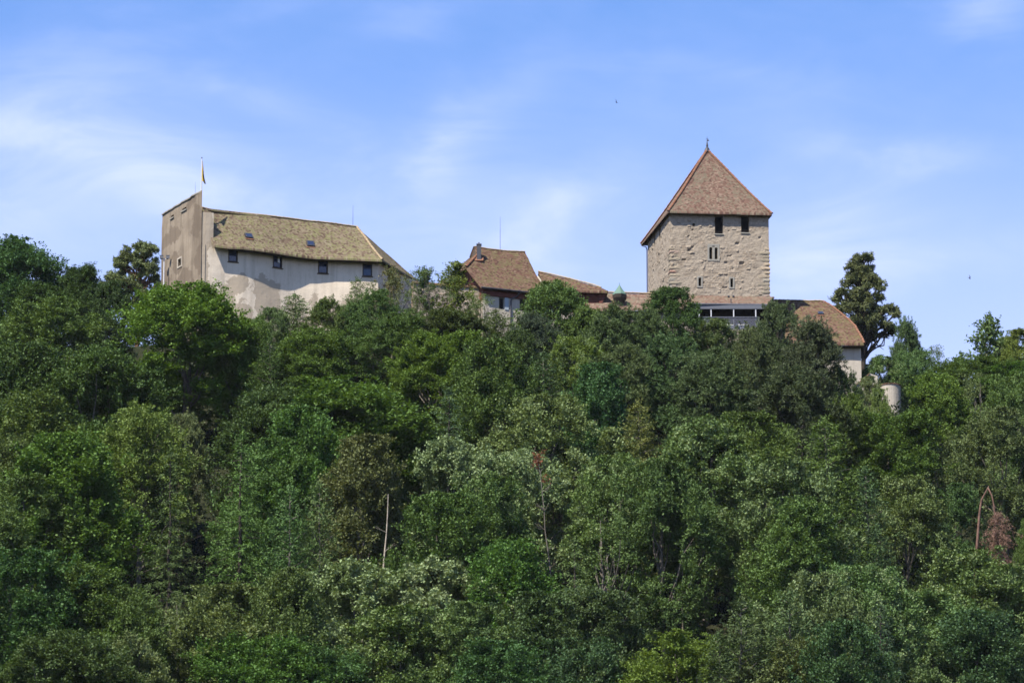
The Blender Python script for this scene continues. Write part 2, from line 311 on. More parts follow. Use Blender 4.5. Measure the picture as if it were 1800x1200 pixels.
# ---------------------------------------------------------------- builders
def wall(mb, f, us, zs, holes=(), depth=0.5, col=None):
    """outer skin f(u, z, d) (d = how far inside the face) with rectangular openings and their reveals"""
    us = sorted(set(round(u, 4) for u in us) | {round(h[i], 4) for h in holes for i in (0, 1)}); zs = sorted(set(round(z, 4) for z in zs) | {round(h[i], 4) for h in holes for i in (2, 3)})
    inside = lambda u, z: any(h[0] < u < h[1] and h[2] < z < h[3] for h in holes)
    for i in range(len(us) - 1):
        for j in range(len(zs) - 1):
            a, b, c, d = us[i], us[i + 1], zs[j], zs[j + 1]
            if inside((a + b) / 2, (c + d) / 2): continue
            mb.poly([f(a, c, 0), f(b, c, 0), f(b, d, 0), f(a, d, 0)], col=col((a + b) / 2, (c + d) / 2) if col else None)
    for a, b, c, d in holes:
        k = col((a + b) / 2, c - 0.05) if col else None
        for (u0, z0), (u1, z1) in (((a, c), (b, c)), ((b, c), (b, d)), ((b, d), (a, d)), ((a, d), (a, c))):
            mb.poly([f(u0, z0, 0), f(u0, z0, depth), f(u1, z1, depth), f(u1, z1, 0)], col=k)

def slab_roof(mb, P, thick=0.22, uv=None):
    """tiled slope given as rows from eave (P[0]) to ridge (P[-1]), with an underside and closed edges"""
    nu = len(P[0]); nv = len(P)
    uvs = []
    for j in range(nv):
        row = []
        for i in range(nu):
            u = sum((P[0][k + 1] - P[0][k]).length for k in range(i)) if j == 0 else None
            row.append(u)
        uvs.append(row)
    U0 = uvs[0]; e0 = (P[0][-1] - P[0][0]).normalized()
    UV = [[((P[j][i] - P[0][i]).dot((P[0][min(i + 1, nu - 1)] - P[0][max(i - 1, 0)]).normalized()) + U0[i], sum((P[k + 1][i] - P[k][i]).length for k in range(j))) for i in range(nu)] for j in range(nv)]
    mb.grid([[P[j][i] for j in range(nv)] for i in range(nu)], [[UV[j][i] for j in range(nv)] for i in range(nu)], flip=True)
    dn = V((0, 0, -thick)); B = [[p + dn for p in r] for r in P]
    mb.grid([[B[j][i] for j in range(nv)] for i in range(nu)])
    for i in range(nu - 1):
        mb.poly([P[0][i], B[0][i], B[0][i + 1], P[0][i + 1]], uv=[(U0[i], 0.15), (U0[i], 0.05), (U0[i + 1], 0.05), (U0[i + 1], 0.15)])
        mb.poly([P[-1][i + 1], B[-1][i + 1], B[-1][i], P[-1][i]])
    for j in range(nv - 1):
        mb.poly([P[j + 1][0], B[j + 1][0], B[j][0], P[j][0]]); mb.poly([P[j][-1], B[j][-1], B[j + 1][-1], P[j + 1][-1]])

def lerp(a, b, t): return a + (b - a) * t
def wob(p, s=0.05, k=0.8): return V(p) + V((mnoise.noise(V(p) * k), mnoise.noise(V(p) * k + V((9, 2, 5))), mnoise.noise(V(p) * k + V((4, 8, 1))))) * s
def patch(e0, e1, r0, r1, nu, nv, s=0.05, flare=0.0, sag=0.0):
    rows = []
    for j in range(nv + 1):
        t = j / nv; row = []
        for i in range(nu + 1):
            u = i / nu; p = lerp(lerp(V(e0), V(e1), u), lerp(V(r0), V(r1), u), t)
            p.z -= flare * math.sin(math.pi * t) * (1 - t) * 1.6 + sag * math.sin(math.pi * u) * t
            row.append(wob(p, s))
        rows.append(row)
    return rows

def ridge_tiles(pts, rad=0.13, step=0.38, rnd=random.Random(3)):
    """overlapping half-round tiles laid along a line"""
    mb = MB(); pts = [V(p) for p in pts]
    for a, b in zip(pts, pts[1:]):
        L = (b - a).length; n_ = max(1, int(L / step)); d = (b - a).normalized(); s = d.cross(V((0, 0, 1))).normalized(); w = s.cross(d)
        if w.z < 0: w = -w
        for k in range(n_):
            q = [a + d * (L * (k + e) / n_) + V((0, 0, rnd.uniform(-.012, .012))) for e in (0.0, 1.06)]
            rr = (rad * 1.06 * rnd.uniform(.95, 1.1), rad * 0.9)
            ring = [[c + (s * math.cos(t) + w * math.sin(t)) * r for t in [math.pi * m / 6 for m in range(7)]] for c, r in zip(q, rr)]
            for m in range(6): mb.poly([ring[0][m], ring[1][m], ring[1][m + 1], ring[0][m + 1]])
            mb.poly(ring[0]); mb.poly(ring[1][::-1])
    return mb

def frame_uv(f, a, b, c, d, w, d0, d1):
    """a rectangular frame of bars round the opening a..b, c..d between depths d0 and d1"""
    mb = MB()
    for (u0, u1, z0, z1) in ((a, b, c, c + w), (a, b, d - w, d), (a, a + w, c + w, d - w), (b - w, b, c + w, d - w)):
        q = lambda dd: [f(u0, z0, dd), f(u1, z0, dd), f(u1, z1, dd), f(u0, z1, dd)]
        A, B = q(d0), q(d1); mb.poly(A); mb.poly(B[::-1])
        for i in range(4): j = (i + 1) % 4; mb.poly([A[i], B[i], B[j], A[j]])
    return mb
def board(f, a, b, c, d, d0, d1):
    mb = MB(); q = lambda dd: [f(a, c, dd), f(b, c, dd), f(b, d, dd), f(a, d, dd)]
    A, B = q(d0), q(d1); mb.poly(A); mb.poly(B[::-1])
    for i in range(4): j = (i + 1) % 4; mb.poly([A[i], B[i], B[j], A[j]])
    return mb
def plane_f(o, h, inward):
    o, h, inward = V(o), V(h).normalized(), V(inward).normalized()
    return lambda u, z, d: V((o.x, o.y, 0)) + h * u + inward * d + V((0, 0, z))
def rod(name, p, h, parent, r=0.025, mat='metal_dark'):
    mb = MB(); mb.tube([p, V(p) + V((0, 0, h * 0.5)), V(p) + V((0, 0, h))], [r, r * 0.8, r * 0.4], 6); return mb.build(name, M[mat], parent)

# ================================================================ great hall (left)
eave_px = [(376, 431), (400, 433), (425, 435), (450, 438), (475, 441.5), (500, 445.5), (525, 449), (550, 451.2), (575, 452.7), (600, 453.8), (625, 454.7), (650, 455.4), (672, 456)]
EZ = atY(376, 431, 575).z
eave = [atZ(x, y, EZ) for x, y in eave_px]
ridge_px = [(355, 365)] + [(375 + (627 - 375) * k / 11, 370 + 29 * k / 11 - 1.2 * math.sin(math.pi * k / 11)) for k in range(12)]
RZ = EZ + 5.0
ridge = [atZ(x, y, RZ) for x, y in ridge_px]
cen = (eave[0] + eave[-1]) / 2
hall = thing('great_hall', 'long pale plastered castle hall with mossy tiled roof and four dark windows', 'building', (cen.x, cen.y + 4, BASE))
roofm = MB(); rows = []
NV = 16
for j in range(NV + 1):
    t = j / NV; row = []
    for e, r in zip(eave, ridge):
        p = lerp(e, r, t); p.z -= 0.22 * math.sin(math.pi * min(1, t * 1.6)) * (1 - t); row.append(wob(p, 0.07, 0.7))
    rows.append(row)
slab_roof(roofm, rows, 0.2)
E1 = eave[-1]; BK = atZ(731, 492, EZ); BK = E1 + (BK - E1) * 1.12
RE = ridge[-1]
slab_roof(roofm, patch(E1, BK, RE, lerp(RE, RE, 0), 8, 14, 0.05, 0.2), 0.2)
back_dir = (ridge[0] - eave[0]) * 1.0
BL = eave[0] + V((back_dir.x, back_dir.y, 0)) * 2.2
slab_roof(roofm, patch(BK, BL, RE, ridge[0], 10, 8, 0.05), 0.2)
hroof = roofm.build('roof', M['tiles_mossy'], hall, smooth=False)
ridge_tiles([p + V((0, 0, .02)) for p in rows[-1]], 0.12).build('ridge_tiles', M['ridge_moss'], hroof)
ridge_tiles([rows[j][-1] + V((0.02, 0, .03)) for j in range(NV + 1)], 0.13).build('hip_tiles', M['ridge_cream'], hroof)
# wall plan: set back under the eave, from the shield wall's foot round the curve
ov = 1.0
def off_in(pts, d):
    out = []
    for i, p in enumerate(pts):
        t = (pts[min(i + 1, len(pts) - 1)] - pts[max(i - 1, 0)]).normalized(); nrm = V((-t.y, t.x, 0)).normalized(); out.append(p + nrm * d)
    return out
wl_line = off_in(eave, ov)
S0 = atY(341, 420, 575.6); S1 = atY(354, 420, 575.35); S2 = atY(374.5, 420, 575.75)
plan = [V((p.x, p.y, 0)) for p in [S2] + [q for q in wl_line if q.x > S2.x + 0.8]]
plan[-1] = plan[-1] - (plan[-1] - plan[-2]).normalized() * 0.35
# left of the eave the wall's face runs straight on to the shield wall
plan = [V((S0.x, S0.y, 0)), V((S1.x, S1.y, 0))] + plan
dense = [plan[0]]
for a, b in zip(plan, plan[1:]):
    for k in range(1, 4): dense.append(lerp(a, b, k / 3))
for _ in range(2): dense = [dense[0]] + [(dense[i - 1] + dense[i] * 2 + dense[i + 1]) / 4 for i in range(1, len(dense) - 1)] + [dense[-1]]
cum = [0]
for a, b in zip(dense, dense[1:]): cum.append(cum[-1] + (b - a).length)
def hall_f(u, z, d):
    u = min(max(u, 0), cum[-1] - 1e-6); i = max(k for k in range(len(cum)) if cum[k] <= u); i = min(i, len(cum) - 2)
    t = (u - cum[i]) / (cum[i + 1] - cum[i]); p = lerp(dense[i], dense[i + 1], t); tg = (dense[min(i + 2, len(dense) - 1)] - dense[max(i - 1, 0)]).normalized()
    q = p + V((-tg.y, tg.x, 0)) * d; q.z = z
    q += V((0, 1, 0)) * 0.05 * mnoise.noise(V((q.x * 0.5, 3, q.z * 0.5)))
    return q
def hall_uz(px, py):
    best = None
    for k in range(801):
        u = cum[-1] * k / 800; p = hall_f(u, 180, 0); z = atY(px, py, p.y).z; e = abs(proj(V((p.x, p.y, z)))[0] - px)
        if best is None or e < best[0]: best = (e, u, z)
    return best[1], best[2]
uS1 = hall_uz(355, 400)[0]; uS2 = hall_uz(375, 420)[0]
wins = []
for x0, x1, y0, y1 in ((401.5, 418.5, 437.5, 459.5), (480, 496.5, 447, 469.5), (559, 576.5, 457, 480), (637.3, 654.3, 463, 485.5)):
    u0, z1 = hall_uz(x0, y0); u1, _ = hall_uz(x1, y0); _, z0 = hall_uz(x0, y1); wins.append((u0, u1, z0, z1))
wm = MB()
zt = EZ + 0.25
us = [u for u in cum if u > uS1] + [uS1]; zz = [BASE - 6 + k * 1.0 for k in range(int((zt - BASE + 6) / 1.0) + 1)] + [zt]
wall(wm, hall_f, us, zz, wins, 0.45)
# the strip left of the roof stands higher: stepped buttress under the shield wall
top2 = atY(364, 374, 575.7).z
ub = [u for u in us if uS1 <= u <= uS2] + [uS1, uS2]
wall(wm, hall_f, ub, [zt, (zt + top2) / 2, top2])
for a, b in zip(sorted(set(ub)), sorted(set(ub))[1:]): wm.poly([hall_f(a, top2, 0), hall_f(b, top2, 0), hall_f(b, top2, 1.9), hall_f(a, top2, 1.9)])
wm.poly([hall_f(uS2, zt, 0), hall_f(uS2, zt, 1.9), hall_f(uS2, top2, 1.9), hall_f(uS2, top2, 0)])
# hipped end wall and back wall
pe = dense[-1]; pb = V((BK.x - .4, BK.y - 1.0, 0))
pbl = V((BL.x, BL.y, 0)) + V((-.3, -.6, 0))
for a, b in ((pe, pb), (pb, pbl)):
    f_ = plane_f(a, b - a, V((0, 0, 0)) if False else V((-(b - a).y, (b - a).x, 0)))
    L = (b - a).length; wall(wm, f_, [L * k / 8 for k in range(9)], zz[:-2] + [EZ - .12])
hwall = wm.build('wall', M['plaster_light'], hall, weld=True, smooth=False)
for k, (a, b, c, d) in enumerate(wins):
    fr = frame_uv(hall_f, a + .001, b - .001, c + .001, d - .001, 0.11, 0.02, 0.3).build('window', M['wood_dark'], hall)
    pn = board(hall_f, a + .1, b - .1, c + .1, d - .1, 0.2, 0.24); pn.build('pane', M['glass'], fr)
    bar = board(hall_f, (a + b) / 2 - .025, (a + b) / 2 + .025, c + .112, d - .112, 0.13, 0.19) if k != 1 else board(hall_f, a + .60, a + .80, c + .62, d - .14, 0.08, 0.14)
    
    if k == 1: bar.build('curtain', M['cloth_white'], fr)
    board(hall_f, a - .08, b + .08, c - .09, c - .005, -.10, 0.12).build('sill', M['wood_dark'], fr)
# boarded soffit under the eave
sm = MB(); inn = [hall_f(u, EZ, -0.02) for u in [hall_uz(x, 440)[0] for x, _ in eave_px[1:]]]
for i in range(1, len(eave) - 1): sm.poly([eave[i] + V((0, .05, -.26)), eave[i + 1] + V((0, .05, -.26)), inn[i] + V((0, 0, -.12)), inn[i - 1] + V((0, 0, -.12))])
sm.build('soffit', M['wood_dark'], hall)
# skylights lie in the slope
def on_grid_plane(rows, px, py):
    best = None
    for j in range(len(rows)):
        for i in range(len(rows[0])):
            x, y = proj(rows[j][i]); e = (x - px) ** 2 + (y - py) ** 2
            if best is None or e < best[0]: best = (e, i, j)
    _, i, j = best; i = min(max(i, 1), len(rows[0]) - 2); j = min(max(j, 1), len(rows) - 2)
    h = (rows[j][i + 1] - rows[j][i - 1]).normalized(); up = (rows[j + 1][i] - rows[j - 1][i]).normalized(); nr = h.cross(up).normalized(); up = nr.cross(h)
    p = atP(px, py, rows[j][i], nr); return p, h, up, nr
def skylight(parent, P, w=0.8, hgt=0.75):
    p, h, up, nr = P; Mx = Matrix((h, up, nr)).transposed().to_4x4(); Mx.translation = p
    mb = MB(); mb.box((-w / 2, -hgt / 2, 0.0), (w / 2, hgt / 2, 0.2), Mx); s_ = mb.build('skylight', M['metal_dark'], parent)
    mb = MB(); mb.box((-w / 2 + .1, -hgt / 2 + .1, 0.15), (w / 2 - .1, hgt / 2 - .1, 0.215), Mx); mb.build('pane', M['glass'], s_)
    mb = MB(); mb.box((-w / 2 - .03, -hgt / 2 - .2, 0.02), (w / 2 + .03, -hgt / 2 + .0, 0.08), Mx); mb.build('flashing', M['ridge_orange'], s_)
skylight(hroof, on_grid_plane(rows, 437, 416)); skylight(hroof, on_grid_plane(rows, 545.5, 429.5))
rod('lightning_rod', ridge[-1] + V((-.4, 0, 0)), 2.4, hall)
cb = MB(); cb.tube([hall_f(hall_uz(361, 430)[0], atY(361, 430, 575.5).z - k * 0.9, -0.03) for k in range(9)], 0.02, 4); cb.build('conductor_cable', M['metal_dark'], hall)

# ================================================================ shield wall on the hall's left end
ST = atY(354, 335.5, 575.6); TZ = ST.z
sl0 = V((S0.x, S0.y, 0)); lb = atZ(285, 376, TZ - 0.35); lb = V((lb.x, lb.y, 0)); sdir = (lb - sl0)
sw = thing('shield_wall', 'tall bare brownish end wall with sloping top carrying the flagpole', 'wall', (sl0.x - 1, sl0.y + 3, BASE))
sin_ = V((-sdir.y, sdir.x, 0)).normalized(); sin_ = sin_ if sin_.x > 0 else -sin_
sf0 = plane_f(sl0, sdir, sin_); SL = sdir.length
sf = lambda u, z, d: sf0(u, z, d) + sin_ * (0.06 * mnoise.noise(V((u * .6, z * .6, 1))))
def sw_uz(px, py):
    o = sf0(0, 180, 0); p = atP(px, py, o, sin_); return (V((p.x, p.y, 0)) - sl0).dot(sdir.normalized()), p.z
slots = []
for x0, x1, y0, y1 in ((300.5, 305.5, 379.5, 384), (320.5, 327.5, 367.5, 371.5), (313.5, 319, 456, 469)):
    u1, z1 = sw_uz(x0, y0); u0, _ = sw_uz(x1, y0); _, z0 = sw_uz(x0, y1); slots.append((min(u0, u1), max(u0, u1), z0, z1))
m1 = MB()
ztop = lambda u: TZ - 0.45 + 0.12 * mnoise.noise(V((u * 1.3, 0, 0)))
uu = [SL * k / 16 for k in range(17)]
wall(m1, sf, uu, [BASE - 4 + k for k in range(int(TZ - .8 - BASE + 4))] + [TZ - 0.8], slots, 0.7)
uu2 = uu; ft = [sf(u, ztop(u), 0) for u in uu]; fb = [sf(u, TZ - 0.8, 0) for u in uu]
for i in range(16): m1.poly([fb[i], fb[i + 1], ft[i + 1], ft[i]])
for h in slots: m1.poly([sf(h[0], h[2], .7), sf(h[1], h[2], .7), sf(h[1], h[3], .7), sf(h[0], h[3], .7)])
# strip towards the front: rises in steps to the flagpole corner
TH = (V((S1.x, S1.y, 0)) - sl0)
fbk = [p + TH for p in [V((q.x, q.y, 0)) for q in ft]]
tops = [V((p.x, p.y, ft[i].z + 0.42)) for i, p in enumerate(fbk)]
for i in range(16): m1.poly([ft[i], ft[i + 1], tops[i + 1], tops[i]])
for i in range(16): m1.poly([tops[i], tops[i + 1], V((*tops[i + 1].xy, BASE)), V((*tops[i].xy, BASE))])
m1.poly([ft[-1], V((*ft[-1].xy, BASE - 4)), V((*tops[-1].xy, BASE - 4)), tops[-1]])
m1.build('wall_face', M['plaster_brown'], sw, weld=True)
m2 = MB(); e_ = V((-sdir.x, -sdir.y, 0)).normalized() * 0.02
a0, a1 = ft[0] + e_, tops[0] + e_
nz = 12
for k in range(nz):
    z0, z1 = zt, None
    A = lambda t: V((a0.x, a0.y, lerp(BASE - 4, a0.z, t))); B_ = lambda t: V((a1.x, a1.y, lerp(BASE - 4, a1.z, t)))
    m2.poly([A(k / nz), B_(k / nz), B_((k + 1) / nz), A((k + 1) / nz)])
m2.build('front_face', M['plaster_brown'], sw)
cp = MB()
for i in range(16):
    t0, t1 = ft[i], ft[i + 1]; o_ = -sin_ * 0.12; u_ = V((0, 0, 0.07))
    cp.poly([t0 + o_ + u_, t1 + o_ + u_, tops[i + 1] + sin_ * .05 + u_, tops[i] + sin_ * .05 + u_]); cp.poly([t0 + o_ - u_, t1 + o_ - u_, t1 + o_ + u_, t0 + o_ + u_]); cp.poly([t0 + o_ - u_, t1 + o_ - u_, t1 - u_, t0 - u_])
cp.poly([ft[0] - sin_ * .12 - V((0, 0, .07)), ft[0] - sin_ * .12 + V((0, 0, .07)), tops[0] + sin_ * .05 + V((0, 0, .07)), tops[0] - V((0, 0, .07))])
cp.build('coping', M['stone_trim'], sw)
h = slots[2]; frame_uv(sf, h[0] - .16, h[1] + .16, h[2] - .16, h[3] + .12, .157, -.05, .2).build('niche_surround', M['plaster_white'], sw)
for h in slots[:2]: board(sf, h[0] - .12, h[1] + .12, h[2] - .13, h[2] - .01, -.12, .1).build('slot_sill', M['stone_trim'], sw)
rod('antenna', sf(*[(sw_uz(337, 345)[0]), TZ - 0.3, 0.4]), 1.5, sw, 0.018)
# flagpole
fp = tops[0] + V((-0.1, 0.25, -0.05)); pole_h = 3.6
fl = thing('flagpole', 'white flagpole with limp yellow flag on top of the shield wall', 'flagpole', fp)
mb = MB(); mb.tube([fp, fp + V((0, 0, pole_h * .5)), fp + V((0, 0, pole_h))], [0.075, 0.06, 0.04], 8); mb.build('pole', M['metal_white'], fl)
mb = MB(); mb.tube([fp + V((0, 0, pole_h)), fp + V((0, 0, pole_h + .12))], [0.07, 0.05], 8); mb.build('finial', M['metal_dark'], fl)
def cloth(w0, w1, z0, z1, ph):
    rws = []
    for j in range(15):
        t = j / 14; wdt = lerp(w0, w1, t ** 1.3); r_ = []
        for i in range(9):
            s = i / 8; r_.append(fp + V((0.05 + wdt * s + .03 * math.sin(t * 7), 0.16 * math.sin(s * 9 + t * 3 + ph) * (0.3 + s), lerp(z1, z0, t) - 0.35 * s * t)))
        rws.append(r_)
    return rws
mb = MB(); C1 = cloth(0.03, 0.40, 1.15, 3.35, 0); mb.grid(C1); mb.build('flag', M['flag'], fl, smooth=True, weld=True)
mb = MB(); C2 = [[p + V((.02, -.09, -.1)) for p in r_[4:]] for r_ in C1[6:]]; mb.grid(C2); mb.build('flag_fold', M['flag_dark'], fl, smooth=True, weld=True)
# floodlight mast and ivied pier at the left foot
ml = atY(287.5, 517, 580); mt = atY(287.5, 457, 580)
ms = thing('floodlight_mast', 'thin white mast with two floodlights beside the castle\'s left end', 'lamp mast', (ml.x, ml.y, ground(ml.x, ml.y)))
mb = MB(); mb.tube([V((ml.x, ml.y, ground(ml.x, ml.y) - .3)), V((ml.x, ml.y, mt.z + .2))], [0.09, 0.06], 8); mb.tube([V((ml.x - .35, ml.y, mt.z + .1)), V((ml.x + .4, ml.y, mt.z + .1))], 0.035, 6); mb.build('mast', M['metal_white'], ms)
for sx in (-0.28, 0.38):
    mb = MB(); mb.box((ml.x + sx - .17, ml.y - .22, mt.z + .14), (ml.x + sx + .17, ml.y + .05, mt.z + .42)); mb.prism([(ml.x + sx - .2, ml.y - .25, mt.z + .43), (ml.x + sx + .2, ml.y - .25, mt.z + .43), (ml.x + sx + .2, ml.y + .08, mt.z + .47), (ml.x + sx - .2, ml.y + .08, mt.z + .47)], .03); mb.build('floodlight', M['metal_grey'], ms)

# ================================================================ keep (right)
TA = atY(1174, 371.5, 582); TEZ = TA.z; TB = atZ(1357, 376, TEZ); TC = atZ(1126.5, 429, TEZ); TD = TB + TC - TA
keep = thing('castle_keep', 'massive square rubble stone tower with steep pyramid tile roof', 'tower', ((TA.x + TD.x) / 2, (TA.y + TD.y) / 2, BASE))
apex = (TA + TB + TC + TD) / 4 + V((0.22, 0, 8.75))
kr = MB(); eh = []
for a, b in ((TA, TB), (TC, TA), (TD, TC), (TB, TD)):
    P_ = patch(a, b, apex, apex, 14, 22, 0.0, 0.16)
    P_ = [[wob(p, 0.05 * (0.2 + 0.8 * math.sin(math.pi * min(1, max(0, i / 14))))) for i, p in enumerate(r_)] for r_ in P_]
    slab_roof(kr, P_, 0.16); eh.append([r_[0] for r_ in P_])
kroof = kr.build('roof', M['tiles_red'], keep)
for e in eh: ridge_tiles([p + V((0, -.02, .02)) for p in e], 0.14).build('hip_tiles', M['ridge_orange'], kroof)
mb = MB(); mb.tube([apex + V((0, 0, -.25)), apex + V((0, 0, .12)), apex + V((0, 0, .32)), apex + V((0, 0, .5)), apex + V((0, 0, .95)), apex + V((0, 0, 1.5))], [.34, .24, .1, .12, .04, .015], 10); fin_ = mb.build('finial', M['metal_dark'], kroof)
mb = MB(); mb.poly([apex + V((0, 0, .98)), apex + V((.2, 0, .98)), apex + V((.2, .0, 1.12)), apex + V((0, 0, 1.12))]); mb.prism([apex + V((-.16, -.01, 1.2)), apex + V((.14, -.01, 1.16)), apex + V((.14, -.01, 1.24))], V((0, .02, 0))); mb.build('vane', M['metal_dark'], fin_)
# walls
KA = atY(1177.5, 380, TA.y + 0.62); KB = atY(1351, 380, TB.y + 0.55); KC = atY(1138.5, 440, TC.y - 0.75); KD = KB + KC - KA
flat = lambda p: V((p.x, p.y, 0))
KA, KB, KC, KD = map(flat, (KA, KB, KC, KD))
rs = random.Random(5)
def masonry(seed):
    """courses of unequal stones: returns offset and tint at (u, z)"""
    r_ = random.Random(seed); rowz = [BASE - 4]
    while rowz[-1] < TEZ + 1: rowz.append(rowz[-1] + r_.uniform(0.17, 0.34))
    rows_ = []
    for _ in rowz:
        x = [-1.0]
        while x[-1] < 13: x.append(x[-1] + r_.uniform(0.18, 0.55))
        rows_.append((x, [(r_.gauss(0, 1), r_.random()) for _ in x]))
    import bisect
    def at(u, z):
        z2 = z + 0.10 * mnoise.noise(V((u * 1.1, z * .9, seed))); u2 = u + 0.14 * mnoise.noise(V((u * .9, z * 1.3, seed + 5)))
        j = bisect.bisect(rowz, z2) - 1; x, pr = rows_[j]; i = bisect.bisect(x, u2) - 1
        e = min(u2 - x[i], x[i + 1] - u2, z2 - rowz[j], rowz[j + 1] - z2)
        g_, t_ = pr[i]; bare = mnoise.noise(V((u * .35, z * .5, seed * 3))) + .55 * mnoise.noise(V((u * 1.2, z * 1.2, seed)))
        k = max(0.0, min(1.0, bare * 2.2 + 0.55))
        edge = max(0.0, min(1.0, e / 0.07))
        off_ = k * ((0.018 + .018 * g_) * edge) + 0.03 * mnoise.noise(V((u * 2.2, z * 2.2, 7)))+ 0.02 * mnoise.noise(V((u * 5, z * 5, 7)))
        if g_ > 1.9: off_ += 0.06 * edge
        if g_ < -2.1: off_ -= 0.12 * edge
        tint = lerp(0.62, 0.12 + 0.8 * t_, k * .75 * edge + .1) - 0.25 * k * (1 - edge)
        return off_, max(0.02, min(1, tint))
    return at
def keep_face(o, b, seed, holes_px, mbw):
    h = (b - o); L = h.length; inw = V((-h.y, h.x, 0)).normalized(); f0 = plane_f(o, h, inw); ms_ = masonry(seed)
    def f(u, z, d):
        p = f0(u, z, d)
        if d == 0:
            fade = min(1, u / .15, (L - u) / .15); p -= inw * (ms_(u, z)[0] * max(0, fade))
        return p
    def uz(px, py): p = atP(px, py, f0(0, 185, 0), inw); return (flat(p) - o).dot(h.normalized()), p.z
    holes = []
    for x0, x1, y0, y1 in holes_px:
        u0, z1 = uz(x0, y0); u1, z0 = uz(x1, y1); holes.append((min(u0, u1), max(u0, u1), z0, z1))
    stp = 0.105
    wall(mbw, f, [L * k / round(L / stp) for k in range(round(L / stp) + 1)], [BASE + 2 + k * stp for k in range(int((TEZ + .12 - BASE - 2) / stp) + 1)], holes, 0.9, col=lambda u, z: ms_(u, z)[1])
    return f, f0, uz, holes
kw = MB()
fpx = [(1256.3, 1271, 377, 411), (1302.5, 1317, 377, 409), (1217.2, 1221.2, 392.5, 398), (1246.8, 1252, 434.5, 455.5), (1256.2, 1261.4, 435, 455.5), (1227.7, 1232.6, 488, 503), (1283.8, 1288.6, 489.5, 505)]
kf, kf0, kuz, kh = keep_face(KA, KB, 11, fpx, kw)
lpx = [(1149.5, 1152, 412, 432), (1158.5, 1161, 402, 422)]
lf, lf0, luz, lh = keep_face(KC, KA, 12, lpx, kw)
for a, b in ((KB, KD), (KD, KC)):
    h_ = b - a; wall(kw, plane_f(a, h_, V((-h_.y, h_.x, 0))), [h_.length * k / 6 for k in range(7)], [BASE + 2 + k for k in range(int(TEZ - BASE - 2) + 1)] + [TEZ + .1], col=lambda u, z: 0.6)
kwall = kw.build('wall', M['rubble'], keep)
# near-black boxes painting in the shade of the rooms behind the openings
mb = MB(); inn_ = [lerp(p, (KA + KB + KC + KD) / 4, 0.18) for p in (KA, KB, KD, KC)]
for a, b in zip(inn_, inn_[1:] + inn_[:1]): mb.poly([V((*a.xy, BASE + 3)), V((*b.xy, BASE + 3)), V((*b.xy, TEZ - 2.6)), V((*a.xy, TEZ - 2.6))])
mb.poly([V((*p.xy, TEZ - 2.6)) for p in inn_]); mb.build('shade_lining', M['void'], keep)
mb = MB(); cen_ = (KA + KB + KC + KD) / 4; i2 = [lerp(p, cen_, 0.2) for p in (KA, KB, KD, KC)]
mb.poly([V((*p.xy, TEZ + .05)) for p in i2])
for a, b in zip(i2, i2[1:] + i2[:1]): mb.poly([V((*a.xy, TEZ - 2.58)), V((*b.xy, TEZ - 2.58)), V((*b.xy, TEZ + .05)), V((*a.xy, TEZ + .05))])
mb.build('attic_shade_lining', M['void'], keep)
for hh in kh[:2]:
    fr = board(kf0, hh[0] + .02, hh[1] - .02, hh[2] + .28, hh[2] + .42, .35, .5).build('shutter_rail', M['wood_dark'], keep)
    board(kf0, hh[0] - .05, hh[1] + .05, hh[2] - .12, hh[2] - .01, -.1, .3).build('sill', M['stone_trim'], keep)
# twin window with round heads in a dressed surround
a, b = kh[3], kh[4]
mb = frame_uv(kf0, a[0] - .2, b[1] + .2, a[2] - .2, b[3] + .36, .19, -.06, .3)
for q in (board(kf0, a[1] + .01, b[0] - .01, a[2], a[3], -.06, .3), ):
    mb.v_off = len(mb.v)
    for f_, u_, c_ in zip(q.f, q.uv, q.col): mb.poly([q.v[i] for i in f_])
for hh in (a, b):
    cx, rr = (hh[0] + hh[1]) / 2, (hh[1] - hh[0]) / 2
    arc = [(cx + rr * math.cos(t), hh[3] - rr + rr * math.sin(t)) for t in [math.pi * k / 8 for k in range(9)]]
    for (u0, z0), (u1, z1) in zip(arc, arc[1:]): mb.poly([kf0(u0, z0, -.05), kf0(u1, z1, -.05), kf0(u1, hh[3] + .2, -.05), kf0(u0, hh[3] + .2, -.05)])
mb.build('twin_window_surround', M['stone_trim'], keep)
for hh in kh[5:]: frame_uv(kf0, hh[0] - .15, hh[1] + .15, hh[2] - .15, hh[3] + .15, .148, -.06, .2).build('slit_surround', M['stone_trim'], keep)
# bossed corner stones
def quoins(c, d1, d2, zs0, zs1, seed):
    r_ = random.Random(seed); mb = MB(); z = zs0; k = 0
    while z < zs1:
        h_ = r_.uniform(.34, .52); l1, l2 = (r_.uniform(.9, 1.3), r_.uniform(.5, .75)) if k % 2 else (r_.uniform(.55, .8), r_.uniform(.9, 1.2)); pr = r_.uniform(.03, .10)
        ix = lambda p: p
        o = c - d1 * pr - d2 * pr
        pts = []; n1 = 6
        # a rounded block: lattice on two outer faces, bulging at the middle
        for d_main, d_oth, l_ in ((d1, d2, l1), (d2, d1, l2)):
            G = []
            for i in range(n1 + 1):
                col_ = []
                for j in range(5):
                    s, t = i / n1, j / 4; bul = pr * .9 * (math.sin(math.pi * min(s * 0.5 + .5, 1))) * 0 + pr * (4 * t * (1 - t)) ** .5 * (1 - s ** 4)
                    col_.append(c + d_main * (l_ * s - (pr * (4 * t * (1 - t)) ** .5) * (1 - s)) - d_oth * (bul) + V((0, 0, z + .03 + (h_ - .06) * t)) + V((r_.uniform(-.02, .02), r_.uniform(-.02, .02), 0)) * (0 < i))
                G.append(col_)
            mb.grid(G, flip=(d_main is d2))
        z += h_; k += 1
    return mb
d_ab = (KB - KA).normalized(); d_ac = (KC - KA).normalized()
